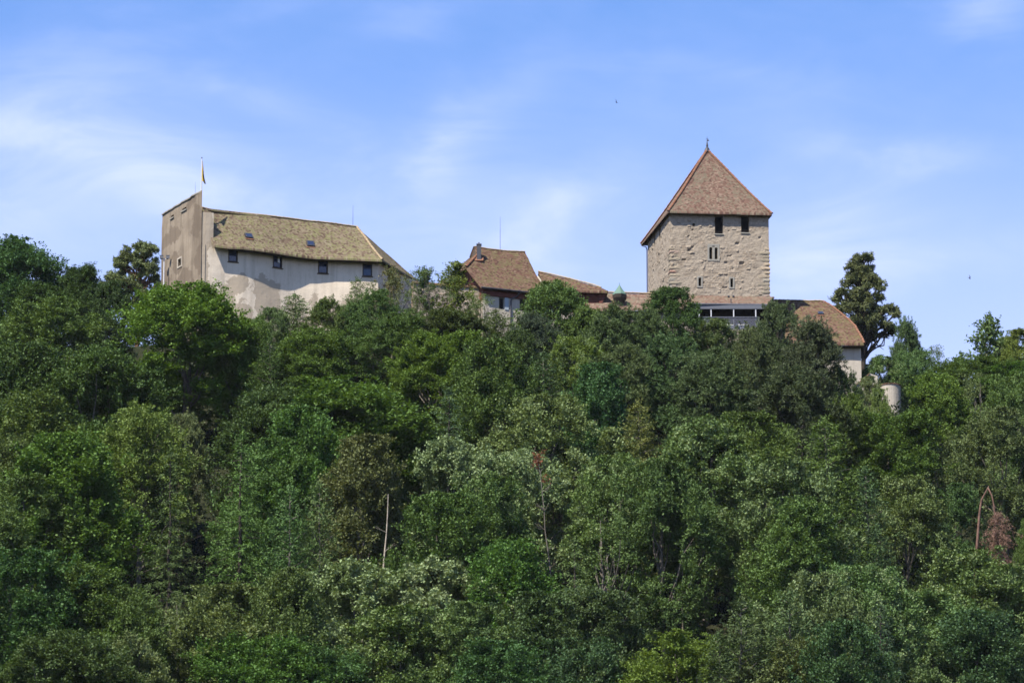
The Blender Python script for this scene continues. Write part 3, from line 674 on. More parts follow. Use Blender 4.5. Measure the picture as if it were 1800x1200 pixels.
quoins(KA, d_ab, d_ac, BASE + 4, TEZ - 3.6, 2).build('corner_stones', M['quoin'], keep, weld=True)
quoins(KB, -d_ab, (KD - KB).normalized(), BASE + 4, TEZ - 3.6, 4).build('corner_stones', M['quoin'], keep, weld=True)
# boarded soffit under the eave
mb = MB(); lo = V((0, 0, -.2))
for a, b, ka, kb in ((TA, TB, KA, KB), (TC, TA, KC, KA), (TB, TD, KB, KD)):
    q0, q1 = V((ka.x, ka.y, TEZ + .1)), V((kb.x, kb.y, TEZ + .1)); mb.poly([a + lo, b + lo, q1, q0])
mb.build('soffit', M['wood_dark'], keep, weld=True)
dp = MB(); dq = KC + V((-.08, -.05, 0)); dp.tube([V((dq.x, dq.y, BASE + 4)), V((dq.x, dq.y, TEZ - .9)), V((dq.x - .1, dq.y - .1, TEZ - .6)), TC + V((.12, -.3, -.3))], .06, 6); dp.build('downpipe', M['metal_dark'], keep)

# ================================================================ dwelling in the middle
DE0 = atY(846, 503.5, 577.5); DZ = DE0.z; DE1 = atZ(938, 513, DZ); dd = (DE1 - DE0).normalized(); DE2 = DE0 + dd * ((DE1 - DE0).length * 1.30)
nd = V((-dd.y, dd.x, 0)); rise = math.tan(R(48)); dn_ = V((-nd.x * rise, -nd.y * rise, 1)).normalized()
pl = lambda px, py: atP(px, py, DE0, dn_)
R0, R1, G1, H1 = pl(833.5, 433.5), pl(923, 443), pl(838, 449), pl(819, 469)
mr = (R0.z + R1.z) / 2
dwell = thing('dwelling', 'castle dwelling with tall brown half-hipped roof and dark chimney', 'building', ((DE0.x + DE2.x) / 2, DE0.y + 5, BASE))
V1 = pl(945, 486)
# front slope as rows between left edge (E0-H1-G1-R0) and right edge (E2-V1-R1)
def along(pts, z):
    for a, b in zip(pts, pts[1:]):
        if a.z <= z <= b.z or b.z <= z <= a.z: return lerp(a, b, (z - a.z) / (b.z - a.z) if b.z != a.z else 0)
    return V(pts[-1])
Lp, Rp = [DE0, H1, G1, R0], [DE2, V1, R1]
rows_d = []
for j in range(21):
    t = j / 20; a = along(Lp, lerp(DZ, R0.z, t) if j < 20 else R0.z); b = along(Rp, lerp(DZ, R1.z, t)) if j < 20 else R1
    if j == 20: a = R0
    rows_d.append([wob(lerp(a, b, i / 12) + V((0, 0, -.18 * math.sin(math.pi * t) * (1 - t) - .1 * math.sin(math.pi * i / 12) * t)), .07) for i in range(13)])
mb = MB(); slab_roof(mb, rows_d, .2)
G2, H2 = atZ(827, 451.5, G1.z), atZ(776, 496, H1.z)
slab_roof(mb, patch(H1, H2, G1, G2, 8, 8, .04)[0:], .2) if False else slab_roof(mb, patch(H2, H1, G2, G1, 8, 8, .04), .2)
bk = lambda p: p + nd * 2 * ((R0 - p).dot(nd))           # mirror across the ridge
slab_roof(mb, patch(bk(DE2), bk(DE0), R1, R0, 8, 8, .04), .2)
droof = mb.build('roof', M['tiles_brown'], dwell)
mb = MB(); mb.poly([R0 + V((.05, .1, -.05)), G1 + V((.1, .1, 0)), G2 + V((.1, 0, 0))]); mb.tube([R0 + V((-.05, 0, .0)), G2 + V((-.06, 0, 0))], .07, 5); mb.build('gablet', M['wood_dark'], droof)
ridge_tiles([rows_d[20][i] for i in range(13)], .11).build('ridge_tiles', M['ridge_moss'], droof)
ridge_tiles([H1 + V((0, 0, .03)), G1 + V((0, 0, .03))], .14).build('hip_tiles', M['ridge_orange'], droof)
mb = MB(); mb.tube([DE2 + V((.03, 0, .0)), V1 + V((.03, 0, 0))], .09, 5); mb.build('verge_board', M['plaster_white'], droof)
# walls
wi = 0.55
W0, W1_ = flat(DE0 + dd * .35 + nd * wi), flat(DE2 - dd * .4 + nd * wi); depth_ = 2 * (R0 - DE0).dot(nd) - 2 * wi
wf = plane_f(W0, dd, nd); wLen = (W1_ - W0).length
def d_uz(px, py): p = atP(px, py, wf(0, 180, 0), nd); return (flat(p) - W0).dot(dd), p.z
u0, z1 = d_uz(913.5, 524.5); u1, z0 = d_uz(924.5, 547); wh = (u0, u1, z0, z1)
u0, z1 = d_uz(877, 522); u1, z0 = d_uz(886.5, 544); wh2 = (u0, u1, z0, z1)
mb = MB(); wall(mb, wf, [0, wLen / 3, 2 * wLen / 3, wLen], [BASE - 3, BASE, BASE + 3, DZ - .05], [wh, wh2], .4)
for a, b in ((W1_, W1_ + nd * depth_), (W1_ + nd * depth_, W0 + nd * depth_)):
    h_ = b - a; wall(mb, plane_f(a, h_, V((-h_.y, h_.x, 0))), [0, h_.length], [BASE - 3, BASE, DZ - .05])
a, b = W1_, W1_ + nd * depth_; mb.poly([V((*a.xy, DZ - .05)), V((*b.xy, DZ - .05)), flat(R1 - dd * .3) + V((0, 0, R1.z - .3))])
mb.build('wall', M['plaster_white'], dwell)
a, b = W0 + nd * max(depth_, (flat(H2) - W0).dot(nd) - .4), W0; mb = MB(); h_ = b - a; f_ = plane_f(a, h_, dd); wall(mb, f_, [0, h_.length], [DZ - 1.2, DZ - .05]); mg = MB(); wall(mg, f_, [0, h_.length], [BASE - 3, DZ - 1.2]); mg.build('gable_base', M['plaster_rough'], dwell)
a2 = a; a = W0 + nd * depth_; mb.poly([V((*a2.xy, DZ - .05)), V((*b.xy, DZ - .05)), V((*(flat(H1) + dd * .2).xy, H1.z - .03)), V((*(flat(H2) + dd * .3).xy, H1.z - .03))])
hz = H1.z - .25; k_ = (hz - DZ) / (R0.z - DZ)
mb.poly([V((*a.xy, DZ - .05)), V((*b.xy, DZ - .05)), lerp(V((*b.xy, DZ)), V((*((a + b) / 2).xy, R0.z)), k_ * .93), lerp(V((*a.xy, DZ)), V((*((a + b) / 2).xy, R0.z)), k_ * .93)])
mb.build('timber_gable', M['wood_red'], dwell)
for hh, sh in ((wh, 1), (wh2, 1)):
    fr = frame_uv(wf, hh[0] + .002, hh[1] - .002, hh[2] + .002, hh[3] - .002, .07, .12, .25).build('window', M['stone_trim'], dwell)
    board(wf, hh[0] + .06, hh[1] - .06, hh[2] + .06, hh[3] - .06, .26, .3).build('pane', M['void'] if sh else M['glass'], fr)
    board(wf, hh[1] + .03, hh[1] + .45, hh[2] - .02, hh[3] + .02, -.07, -.02).build('shutter', M['shutter'], fr)
mb = MB()
for a in (0.04,):
    p, q = DE0 + dd * .1 + nd * .1, DE2 - dd * .1 + nd * .1
    mb.poly([p + V((0, 0, -.24)), q + V((0, 0, -.24)), q + nd * .4 + V((0, 0, -.24)), p + nd * .4 + V((0, 0, -.24))])
    mb.box((0, 0, 0), (1, 1, 1), Matrix.Translation(wf(0, DZ - .75, -.14)) @ Matrix((dd * wLen, nd * .12, V((0, 0, .5)))).transposed().to_4x4())
mb.build('eave_board', M['wood_red'], dwell)
mb = MB(); ug, zg = d_uz(909.5, 514); u2, z2 = d_uz(897.5, 526)
mb.tube([wf(ug, zg + .1, -.55), wf(ug, zg - .25, -.5), wf(ug - .12, z2 + .3, -.15), wf(u2 + .1, z2 + .05, -.12), wf(u2, z2 - .2, -.1), wf(u2, BASE, -.1)], .075, 8); mb.build('downpipe', M['metal_dark'], dwell)
mb = MB(); mb.tube([DE0 + V((0, -.08, -.1)), DE2 + V((0, -.08, -.12))], .08, 6); mb.build('gutter', M['metal_dark'], dwell)
cc = pl(842, 455); mb = MB(); zc = atY(842, 431, cc.y).z
mb.box((-.22, -.3, -1), (.22, .3, zc - cc.z), Matrix.Translation(cc)); ch = mb.build('chimney', M['metal_dark'], droof)
mb = MB(); mb.box((-.27, -.35, zc - cc.z), (.27, .35, zc - cc.z + .08), Matrix.Translation(cc)); mb.box((-.1, -.1, zc - cc.z + .08), (.08, .1, zc - cc.z + .28), Matrix.Translation(cc)); mb.build('chimney_cap', M['metal_grey'], ch)
mb = MB(); sl_h = (R0 - DE0).normalized(); mb.box((-.45, -.5, -.06), (.45, .3, .12), Matrix.Translation(cc + V((0, 0, 0))) @ Matrix.Rotation(R(48), 4, 'X')); mb.build('chimney_flashing', M['ridge_orange'], ch)
rod('lightning_rod', lerp(R0, R1, .51), 3.6, dwell)

# ---- timber wing to its right
Z0 = atY(962, 508.5, 578); WZ = Z0.z; Z1 = atZ(1069.5, 512, WZ); wd = (Z1 - Z0).normalized(); wn_d = V((-wd.y, wd.x, 0)); wn_n = V((-wn_d.x * .78, -wn_d.y * .78, 1)).normalized()
K0 = atP(946, 478, Z0, wn_n)
wing = thing('timber_wing', 'low red-brown timber wing with lean roof beside the dwelling', 'building', ((Z0.x + Z1.x) / 2, Z0.y + 3, BASE))
KM = [atP(x, y, Z0, wn_n) for x, y in ((946, 478), (965, 482), (985, 486.8), (1000, 490.3), (1020, 495.5), (1041, 501), (1056, 506), (1069, 511))]
EM = [lerp(Z0, Z1 + V((-.02, 0, 0)), k / 7) for k in range(8)]
mb = MB(); slab_roof(mb, [[wob(lerp(e, k, t / 8), .05) for e, k in zip(EM, KM)] for t in range(9)], .2)
bb = lambda p: p + wn_d * 2 * max(0.02, (p - Z0).dot(wn_d)) * .0 + wn_d * ((KM[0] - Z0).dot(wn_d)) - V((0, 0, p.z - WZ))
slab_roof(mb, [[lerp(V((p.x, p.y, 0)) + wn_d * (2.5 + .1 * k) + V((0, 0, WZ)), p, t) for k, p in list(enumerate(KM))[::-1]] for t in (0, .5, 1)], .2)
wroof = mb.build('roof', M['tiles_brown'], wing)
ridge_tiles([p + V((0, 0, .04)) for p in KM[:-1]], .12).build('ridge_tiles', M['ridge_moss'], wroof)
c0 = flat(lerp(Z0, Z1, .1) + wn_d * .5); c1 = flat(lerp(Z0, Z1, .86) + wn_d * .5); fw = plane_f(c0, wd, wn_d); Lw = (c1 - c0).length
mb = MB(); wall(mb, fw, [Lw * k / 4 for k in range(5)], [WZ - 2.3, WZ - 1.2, WZ - .05]); h_ = wn_d * 3.0
wall(mb, plane_f(c1, h_, -wd), [0, 3.0], [WZ - 2.3, WZ - .05])
for k in range(26): mb.box((0, 0, 0), (1, 1, 1), Matrix.Translation(fw(Lw * k / 26, WZ - 2.3, -.035)) @ Matrix((wd * .05, wn_d * .03, V((0, 0, 2.2)))).transposed().to_4x4())
mb.build('board_wall', M['wood_red'], wing)
mb = MB(); wall(mb, plane_f(c0, wd, wn_d), [-1.5, Lw], [BASE - 2, WZ - 2.3]); wall(mb, plane_f(c1, h_, -wd), [0, 3.0], [BASE - 2, WZ - 2.3]); mb.build('base_wall', M['plaster_white'], wing)
for uq in (.3, Lw * .5): mb = MB(); mb.tube([fw(uq, WZ - 1.7, -.02), fw(uq + .35, WZ - .3, -.5)], .07, 4); mb.build('brace', M['wood_dark'], wing)
mb = MB(); mb.prism([fw(Lw - .05, WZ - 1.9, -.1), fw(Lw - .05, WZ - .2, -.1), Z1 + V((-.2, .3, -.2))], wn_d * .3); mb.build('brace', M['wood_red'], wing)

# ---- connecting range with the copper-capped turret, in front of the keep
L0 = atY(1030, 513.4, 581.2); L1 = atY(1192, 518.5, 581.0); LZ = L0.z
Q0 = atY(1030, 538.5, 577.6); Q1 = atY(1214, 547, 577.6); Q0.z = Q1.z = (Q0.z + Q1.z) / 2
rng_ = thing('connecting_range', 'low tiled range between the timber wing and the keep', 'building', ((L0.x + L1.x) / 2, 580, BASE))
mb = MB(); slab_roof(mb, patch(Q0, Q1, L0, L1 + V((1.2, 0, 0)), 12, 9, .06, .1), .2); lr = mb.build('roof', M['tiles_red'], rng_)
ridge_tiles([L0 + V((0, 0, .03)), lerp(L0, L1, .5) + V((0, 0, .05)), L1 + V((1.2, 0, .03))], .13).build('ridge_tiles', M['ridge_cream'], lr)
mb = MB(); mb.box((Q0.x + .2, 578.1, BASE - 2), (Q1.x + .3, 581.0, Q0.z - .05)); mb.build('wall', M['plaster_rough'], rng_)
tc_ = atY(1089, 517, 578.6); tz = tc_.z; ta = atY(1089, 500.5, 578.6).z
tu = thing('roof_turret', 'small dark turret with pointed green copper cap beside the keep', 'turret', (tc_.x, tc_.y, BASE + 4))
mb = MB(); nn = 8
ring = lambda r_, z, ph=.2: [V((tc_.x + r_ * math.cos(ph + k * 2 * math.pi / nn), tc_.y + r_ * math.sin(ph + k * 2 * math.pi / nn), z)) for k in range(nn)]
lv = [ring(.76, tz - .12), ring(.72, tz), ring(.36, (tz + ta) / 2 - .02), ring(.03, ta)]
for a, b in zip(lv, lv[1:]):
    for k in range(nn): j = (k + 1) % nn; mb.poly([a[k], a[j], b[j], b[k]])
mb.poly(lv[0][::-1]); mb.tube([(tc_.x, tc_.y, ta - .05), (tc_.x, tc_.y, ta + .25)], [.04, .015], 6); mb.build('cap', M['copper'], tu)
mb = MB(); lv = [ring(.3, BASE + 4), ring(.34, tz - 1.1), ring(.72, tz - .5), ring(.78, tz - .13)]
for a, b in zip(lv, lv[1:]):
    for k in range(nn): j = (k + 1) % nn; mb.poly([a[k], a[j], b[j], b[k]])
mb.build('body', M['wood_dark'], tu)

# ================================================================ terrace with its canopy
Y1, Y2 = 582.3, 579.2
C0, C1_ = atY(1190, 518.7, Y1), atY(1361, 526, Y1 + .5); C1_.z = C0.z
F0 = atY(1205, 532.5, Y2); F1 = atY(1349, 537.5, Y2 + .3); F1.z = F0.z
ter = thing('terrace', 'covered terrace with tiled lean-to roof, white posts and grey railing below the keep', 'terrace', ((F0.x + F1.x) / 2, 580.5, BASE))
mb = MB(); slab_roof(mb, patch(F0, F1, C0, C1_, 14, 6, .04), .16); tr_ = mb.build('canopy_roof', M['tiles_red'], ter)
mb = MB(); mb.box((F0.x + .6, F0.y + .02, F0.z - .62), (F1.x - .1, F0.y + .22, F0.z - .2)); mb.tube([F0 + V((.1, -.1, -.12)), F1 + V((0, -.1, -.12))], .08, 6); mb.build('beam', M['metal_grey'], ter)
fz = atY(1272, 579.5, Y2).z
mb = MB(); mb.box((F0.x + .2, Y2 - .05, BASE - 2), (F1.x + .3, 582.9, fz)); mb.build('base_wall', M['plaster_rough'], ter)
mb = MB(); mb.box((F0.x + .4, 582.0, fz), (F1.x + .2, 582.2, F0.z + .6)); mb.box((F0.x + .2, Y2 + .3, fz), (F0.x + .5, 582.0, F0.z - .1)); mb.box((F1.x - .2, Y2 + .6, fz), (F1.x + .1, 582.0, F0.z - .1)); mb.build('back_wall', M['void'], ter)  # near-black colour stands in for the shade under the canopy
for px in (1229, 1250, 1289.7, 1328.5):
    p = atY(px, 560, Y2 + .12); mb = MB(); mb.box((p.x - .05, p.y - .05, fz), (p.x + .05, p.y + .05, F0.z - .62)); mb.build('post', M['metal_white'], ter)
rz = atY(1272, 557, Y2).z
pa, pb_ = atY(1229, 560, Y2), atY(1335, 560, Y2)
mb = MB(); mb.box((pa.x, Y2 - .02, fz + .1), (pb_.x, Y2 + .01, rz - .05)); mb.build('railing_panel', M['railing'], ter)
mb = MB(); mb.box((pa.x, Y2 - .05, rz - .05), (pb_.x, Y2 + .04, rz + .02)); mb.box((pa.x, Y2 - .05, fz + .02), (pb_.x, Y2 + .04, fz + .1)); mb.build('railing_bars', M['metal_grey'], ter)
for k, (px, w_, lab) in enumerate(((1237, .55, 'left terrace table under a white cloth beside the railing end'), (1272, 1.0, 'wide terrace table under a white cloth between the two posts'), (1304, .6, 'right terrace table under a white cloth near the pine crown'))):
    p = atY(px, 573, Y2 + .9); t_ = thing('terrace_table', lab, 'table', (p.x, p.y, fz), 'tables on the terrace')
    mb = MB(); mb.box((p.x - w_, p.y - .4, fz + .7), (p.x + w_, p.y + .4, fz + .76)); mb.prism([(p.x - w_ - .02, p.y - .42, fz + .7), (p.x + w_ + .02, p.y - .42, fz + .7), (p.x + w_ * .96, p.y - .44, fz + .3), (p.x - w_ * .9, p.y - .44, fz + .34)], V((0, .015, 0))); mb.build('tablecloth', M['cloth_white'], t_)
    for sx in (-1, 1): mb = MB(); mb.tube([(p.x + sx * w_ * .8, p.y, fz), (p.x + sx * w_ * .8, p.y, fz + .7)], .04, 6); mb.build('leg', M['metal_dark'], t_)
for px in (1280.5, 1289): p = atY(px, 521, 581.9); mb = MB(); mb.box((p.x - .09, p.y - .1, p.z - .06), (p.x + .12, p.y + .2, p.z + .1)); mb.build('floodlight', M['metal_dark'], ter)
p = atY(1285, 532, Y2 + .3); mb = MB(); mb.tube([p + V((0, 0, -.1)), p + V((0, 0, .45))], .05, 6); mb.build('vent_pipe', M['metal_dark'], ter)

# ================================================================ right-hand house
H0 = atY(1352, 526, 588.5); Hr = atY(1446, 529.3, 588.5); Hr.z = H0.z = (H0.z + Hr.z) / 2
He = atY(1519, 603.3, 581.5); HEZ = He.z
pn_ = (V((0, He.y - Hr.y, He.z - Hr.z)).cross(V((1, 0, 0)))).normalized(); pq = lambda x, y: atP(x, y, He, pn_)
right_px = [(1519, 603.5), (1515, 594), (1503.5, 573.5), (1490, 560.5), (1477.5, 550), (1461, 538.5), (1446, 529.3)]
Re = [pq(x, y) for x, y in right_px]; house = thing('end_house', 'white house with tall rounded red-brown roof right of the keep', 'building', (Re[0].x - 5, 586, BASE - 6))
Le = V((H0.x - .2, He.y, HEZ)); NVR = 18
rows_h = []
for j in range(NVR + 1):
    z = lerp(HEZ, Hr.z, j / NVR); b = along(Re, z) if j < NVR else Re[-1]; a = lerp(Le, V((Le.x, Hr.y, Hr.z)), j / NVR)
    rows_h.append([wob(lerp(a, b, i / 14), .06) for i in range(15)])
mb = MB(); slab_roof(mb, rows_h, .2)
edge = [r_[-1] for r_ in rows_h]
bkv = V((0.2, 9.0, 0))
slab_roof(mb, [[lerp(e, V((e.x, lerp(He.y + 14, Hr.y, (e.z - HEZ) / (Hr.z - HEZ)), e.z)), k / 6) for k in range(7)] for e in edge], .1)
slab_roof(mb, patch(V((Re[0].x, He.y + 14, HEZ)), V((Le.x, He.y + 14, HEZ)), Hr, V((Le.x, Hr.y, Hr.z)), 6, 6, .03), .2)
hr_ = mb.build('roof', M['tiles_brown'], house)
ridge_tiles([rows_h[-1][i] + V((0, 0, .02)) for i in range(0, 15, 2)], .12).build('ridge_tiles', M['ridge_moss'], hr_)
ridge_tiles([e + V((.03, 0, .02)) for e in edge], .12).build('hip_tiles', M['ridge_orange'], hr_)
mb = MB(); xw = atY(1513.5, 620, 582.3).x; xa = H0.x + 1.5
wall(mb, lambda u, z, d: V((u, 582.3 + d, z)) + V((0, .05 * mnoise.noise(V((u * .5, z * .5, 2))), 0)), [lerp(xa, xw, k / 10) for k in range(11)], [BASE - 10 + k for k in range(int(HEZ - BASE + 10))] + [HEZ - .05])
wall(mb, plane_f(V((xw, 582.3, 0)), V((0, 1, 0)), V((-1, 0, 0))), [0, 6, 12], [BASE - 10, HEZ - .05]); wall(mb, plane_f(V((xw, 594.3, 0)), V((-1, 0, 0)), V((0, -1, 0))), [0, xw - xa], [BASE - 10, HEZ - .05])
mb.build('wall', M['plaster_white'], house)
skylight(hr_, on_grid_plane(rows_h, 1442.5, 552), .6, .5)
mb = MB(); mb.box((Le.x + 2, He.y + .1, HEZ - .3), (Re[0].x - .1, 582.3, HEZ - .2)); mb.build('soffit', M['wood_dark'], house)

# ================================================================ walls round the foot of the castle
cw0, cw1 = atY(742, 496.5, 578.2), atY(848, 504, 578.2); cw0.z = cw1.z = (cw0.z + cw1.z) / 2; cw0 = atZ(726, 495, cw0.z + .1); cw1 = atZ(848, 504, cw0.z)
cdir = (cw1 - cw0).normalized(); cin = V((-cdir.y, cdir.x, 0))
cwt = thing('curtain_wall', 'rough beige curtain wall with red tile coping left of the dwelling', 'wall', ((cw0.x + cw1.x) / 2, cw0.y, BASE))
mb = MB(); ms3 = masonry(31); cf = plane_f(flat(cw0), cdir, cin); L_ = (cw1 - cw0).length
wall(mb, lambda u, z, d: cf(u, z, d - ms3(u, z)[0] * .7), [L_ * k / 50 for k in range(51)], [BASE - 4, BASE] + [cw0.z - 5 + k * .13 for k in range(37)] + [cw0.z - .1], col=lambda u, z: min(1, ms3(u, z)[1] + .12))
wall(mb, lambda u, z, d: cf(u, z, .8), [0, L_], [BASE - 4, cw0.z - .1]); mb.build('wall_face', M['rubble'], cwt)
mb = MB(); a, b = cf(0, cw0.z, -.12), cf(L_, cw0.z, -.12); a.z = cw0.z - .12; b.z = a.z; c_, d_ = a + cin * .55 + V((0, 0, .32)), b + cin * .55 + V((0, 0, .32)); slab_roof(mb, patch(a, b, c_, d_, 12, 2, .04), .1); slab_roof(mb, patch(b + cin * 1.1, a + cin * 1.1, d_, c_, 12, 2, .04), .1); mb.build('coping', M['tiles_brown'], cwt)
# ramp wall and half-round bastion below the end house
rp = [atY(x, y, 579.5) for x, y in ((1496, 683), (1511, 671), (1529, 656))]
rw = thing('ramp_wall', 'stepped pale wall with sloping tile coping under the end house', 'wall', (rp[1].x, 579.5, BASE - 7))
mb = MB(); mb.prism([rp[0], rp[1], rp[2], V((rp[2].x + .8, 579.5, rp[2].z - .3)), V((rp[2].x + .9, 579.5, BASE - 9)), V((rp[0].x, 579.5, BASE - 9))], V((0, .7, 0))); mb.build('wall_face', M['plaster_white'], rw)
mb = MB()
for a, b in zip(rp, rp[1:]): o = V((0, -.15, .05)); slab_roof(mb, [[a + o, b + o], [a + V((0, .9, .3)), b + V((0, .9, .3))]], .14)
mb.build('coping', M['tiles_brown'], rw)
bs = atY(1565, 680, 580); bz = bs.z; br = 1.08
ba = thing('round_bastion', 'half-round pale plaster bastion at the castle\'s lower right foot', 'bastion', (bs.x, 580, BASE - 7))
mb = MB(); cs = [V((bs.x + br * math.cos(t), 580 + br * math.sin(t), 0)) for t in [math.pi + math.pi * k / 14 for k in range(15)]] + [V((bs.x + br, 582, 0)), V((bs.x - br, 582, 0))]
for a, b in zip(cs, cs[1:] + cs[:1]): mb.poly([V((*a.xy, BASE - 10)), V((*b.xy, BASE - 10)), V((*b.xy, bz)), V((*a.xy, bz))])
mb.poly([V((*p.xy, bz)) for p in cs]); mb.build('wall_face', M['plaster_white'], ba)
mb = MB(); ex = [V((bs.x + (p.x - bs.x) * 1.07, 580 + (p.y - 580) * 1.07, bz + .003)) for p in cs]; mb.prism([p + V((0, 0, .12)) for p in ex], -.11); mb.build('coping', M['tiles_brown'], ba)
lw = thing('lower_wall', 'short rough wall linking ramp wall and bastion', 'wall', (bs.x - 3, 580.3, BASE - 7))
mb = MB(); a = atY(1516, 664, 580.4); b = atY(1556, 690, 580.4); mb.prism([V((a.x, 580.4, BASE - 9)), a, V((a.x + 1.2, 580.4, a.z - .3)), V((a.x + 1.3, 580.4, a.z - 1.2)), b, V((b.x, 580.4, BASE - 9))], V((0, .6, 0))); mb.build('wall_face', M['plaster_rough'], lw)

# ================================================================ trees
def leaf_mesh(name, parts, mat):
    """parts: (centre, axis, normal, length, width) arrays; each leaf one small pointed quad"""
    C_, A_, N_, L_, W_ = [np.concatenate([p[i] for p in parts]) for i in range(5)]
    A_ = A_ / np.maximum(1e-6, np.linalg.norm(A_, axis=1, keepdims=True)); S_ = np.cross(N_, A_); S_ /= np.maximum(1e-6, np.linalg.norm(S_, axis=1, keepdims=True))
    L2, W2 = L_[:, None] * .5, W_[:, None] * .5; n_ = len(C_)
    Vt = np.stack([C_ - A_ * L2, C_ + S_ * W2 - A_ * L2 * .1, C_ + A_ * L2, C_ - S_ * W2 - A_ * L2 * .1], 1).reshape(-1, 3).astype(np.float32)
    me = bpy.data.meshes.new(name); me.vertices.add(n_ * 4); me.vertices.foreach_set('co', Vt.ravel()); me.loops.add(n_ * 4); me.loops.foreach_set('vertex_index', np.arange(n_ * 4, dtype=np.int32))
    me.polygons.add(n_); me.polygons.foreach_set('loop_start', np.arange(n_, dtype=np.int32) * 4); me.update(calc_edges=True); me.materials.append(mat); return me
def unit(a): return a / np.maximum(1e-6, np.linalg.norm(a, axis=-1, keepdims=True))
def sprays(r, base, dirs, slen, lv, L, Wd, flat, spread=.16, taper=True):
    """leaves strung along twigs that start at base and run along dirs"""
    n_ = len(base); s = r.random((n_, lv)); ln = slen * r.uniform(.6, 1.3, (n_, 1))
    P_ = base[:, None] + dirs[:, None] * (s * ln)[..., None] + r.normal(0, spread, (n_, lv, 3)) * np.array([1, 1, .8])
    ax = unit(dirs[:, None] + r.normal(0, .75, (n_, lv, 3))); nr = unit(np.array([0, 0, flat]) + dirs[:, None] * .5 + r.normal(0, .42, (n_, lv, 3)))
    sz = r.uniform(.7, 1.3, (n_, lv))
    return P_.reshape(-1, 3), ax.reshape(-1, 3), nr.reshape(-1, 3), (L * sz).ravel(), (Wd * sz).ravel()
def tufts(r, tip, dirs, lv, L, Wd):
    """needles standing out all round the last bit of each twig"""
    n_ = len(tip); d = unit(dirs[:, None] * .55 + unit(r.normal(0, 1, (n_, lv, 3))) * .9); l = L * r.uniform(.7, 1.2, (n_, lv))
    P_ = tip[:, None] - dirs[:, None] * (r.random((n_, lv, 1)) * .45) + d * (l[..., None] * .5)
    nr = unit(r.normal(0, 1, (n_, lv, 3)))
    return P_.reshape(-1, 3), d.reshape(-1, 3), nr.reshape(-1, 3), l.ravel(), np.full(n_ * lv, Wd)
def limb(mb, a, b, r0, r1, rng, bend=.12, n_=5, sides=6):
    a, b = V(a), V(b); L = (b - a).length; pts = []
    for k in range(n_ + 1):
        t = k / n_; p = lerp(a, b, t) + V((rng.uniform(-1, 1), rng.uniform(-1, 1), rng.uniform(-.5, .8))) * (L * bend * .35 * math.sin(math.pi * t)); pts.append(p)
    mb.tube(pts, [lerp(r0, r1, k / n_) for k in range(n_ + 1)], sides, cap=False); return pts

def trunk_mesh(name, mb):
    o = mb.build(name, M['bark'], None, smooth=True, weld=True); me = o.data; bpy.data.objects.remove(o); return me

def broad(seed, nb=95, tw=17, lv=26, L=.225, Wd=.15, slen=.85, up=.3, droop=0.0, flat=1.1, Rr=5.0, H=16.0, c0=4.0, rb=(.85, 1.75), topw=.3, mat='leaf', lump=.22, limbs=14, vert=1.05, layer=1.0, tufty=False, trunk_r=.26):
    r = np.random.default_rng(seed); rng = random.Random(seed); ph = r.uniform(0, 6.28, 3)
    t = r.random(nb) ** .8; phi = r.uniform(0, 6.283, nb); q = .42 + .58 * np.sqrt(r.random(nb))
    prof = np.where(t < topw, np.sqrt(np.maximum(.12, t / topw)), np.sqrt(np.maximum(0, 1 - ((t - topw) / (1.02 - topw)) ** 2)))
    rad = Rr * prof * q * (1 + lump * np.sin(2 * phi + ph[0]) + lump * .6 * np.sin(3 * phi + ph[1] + 5 * t)) * .86
    size = r.uniform(*rb, nb)
    z = c0 + (H - c0 - size * .55) * t; C = np.stack([rad * np.cos(phi), rad * np.sin(phi), z], 1)
    C[0] = (r.normal(0, .4), r.normal(0, .4), H - size[0] * .7)
    out = unit(C - np.array([0, 0, c0 + (H - c0) * .25]))
    d = unit(r.normal(0, 1, (nb, tw, 3)) + out[:, None] * .8 + np.array([0, 0, .45]))
    fray = np.where(r.random((nb, tw, 1)) < .16, r.uniform(1.05, 1.5, (nb, tw, 1)), r.uniform(.5, 1.0, (nb, tw, 1)))
    narrow = 1 - .38 * np.maximum(d[..., 2:3], 0); base = C[:, None] + d * np.concatenate([narrow, narrow, np.full_like(narrow, vert)], -1) * (size[:, None, None] * fray)
    dr = unit(d * .8 + np.array([0, 0, up - droop]) + r.normal(0, .35, (nb, tw, 3)))
    dr[..., 2] *= layer; dr = unit(dr); base, dr = base.reshape(-1, 3), dr.reshape(-1, 3)
    parts = [tufts(r, base, dr, lv, L, Wd)] if tufty else [sprays(r, base - dr * slen * .35, dr, slen, lv, L, Wd, flat)]
    if not tufty: parts[0][0][:, 2] = np.minimum(parts[0][0][:, 2], H + .4)
    cr = leaf_mesh('crown', parts, M[mat])
    mb = MB(); top = V((r.normal(0, .3), r.normal(0, .3), H * .86)); pts = limb(mb, (0, 0, -1.2), top, trunk_r, .05, rng, .06, 8, 8)
    for k in rng.sample(range(nb), min(limbs, nb)):
        p = V(C[k]); s = V(pts[min(7, max(2, int((p.z * .62 - 0) / (H * .86) * 8)))]); limb(mb, s, p, .10, .03, rng, .2, 4, 5)
    return trunk_mesh('trunk', mb), cr

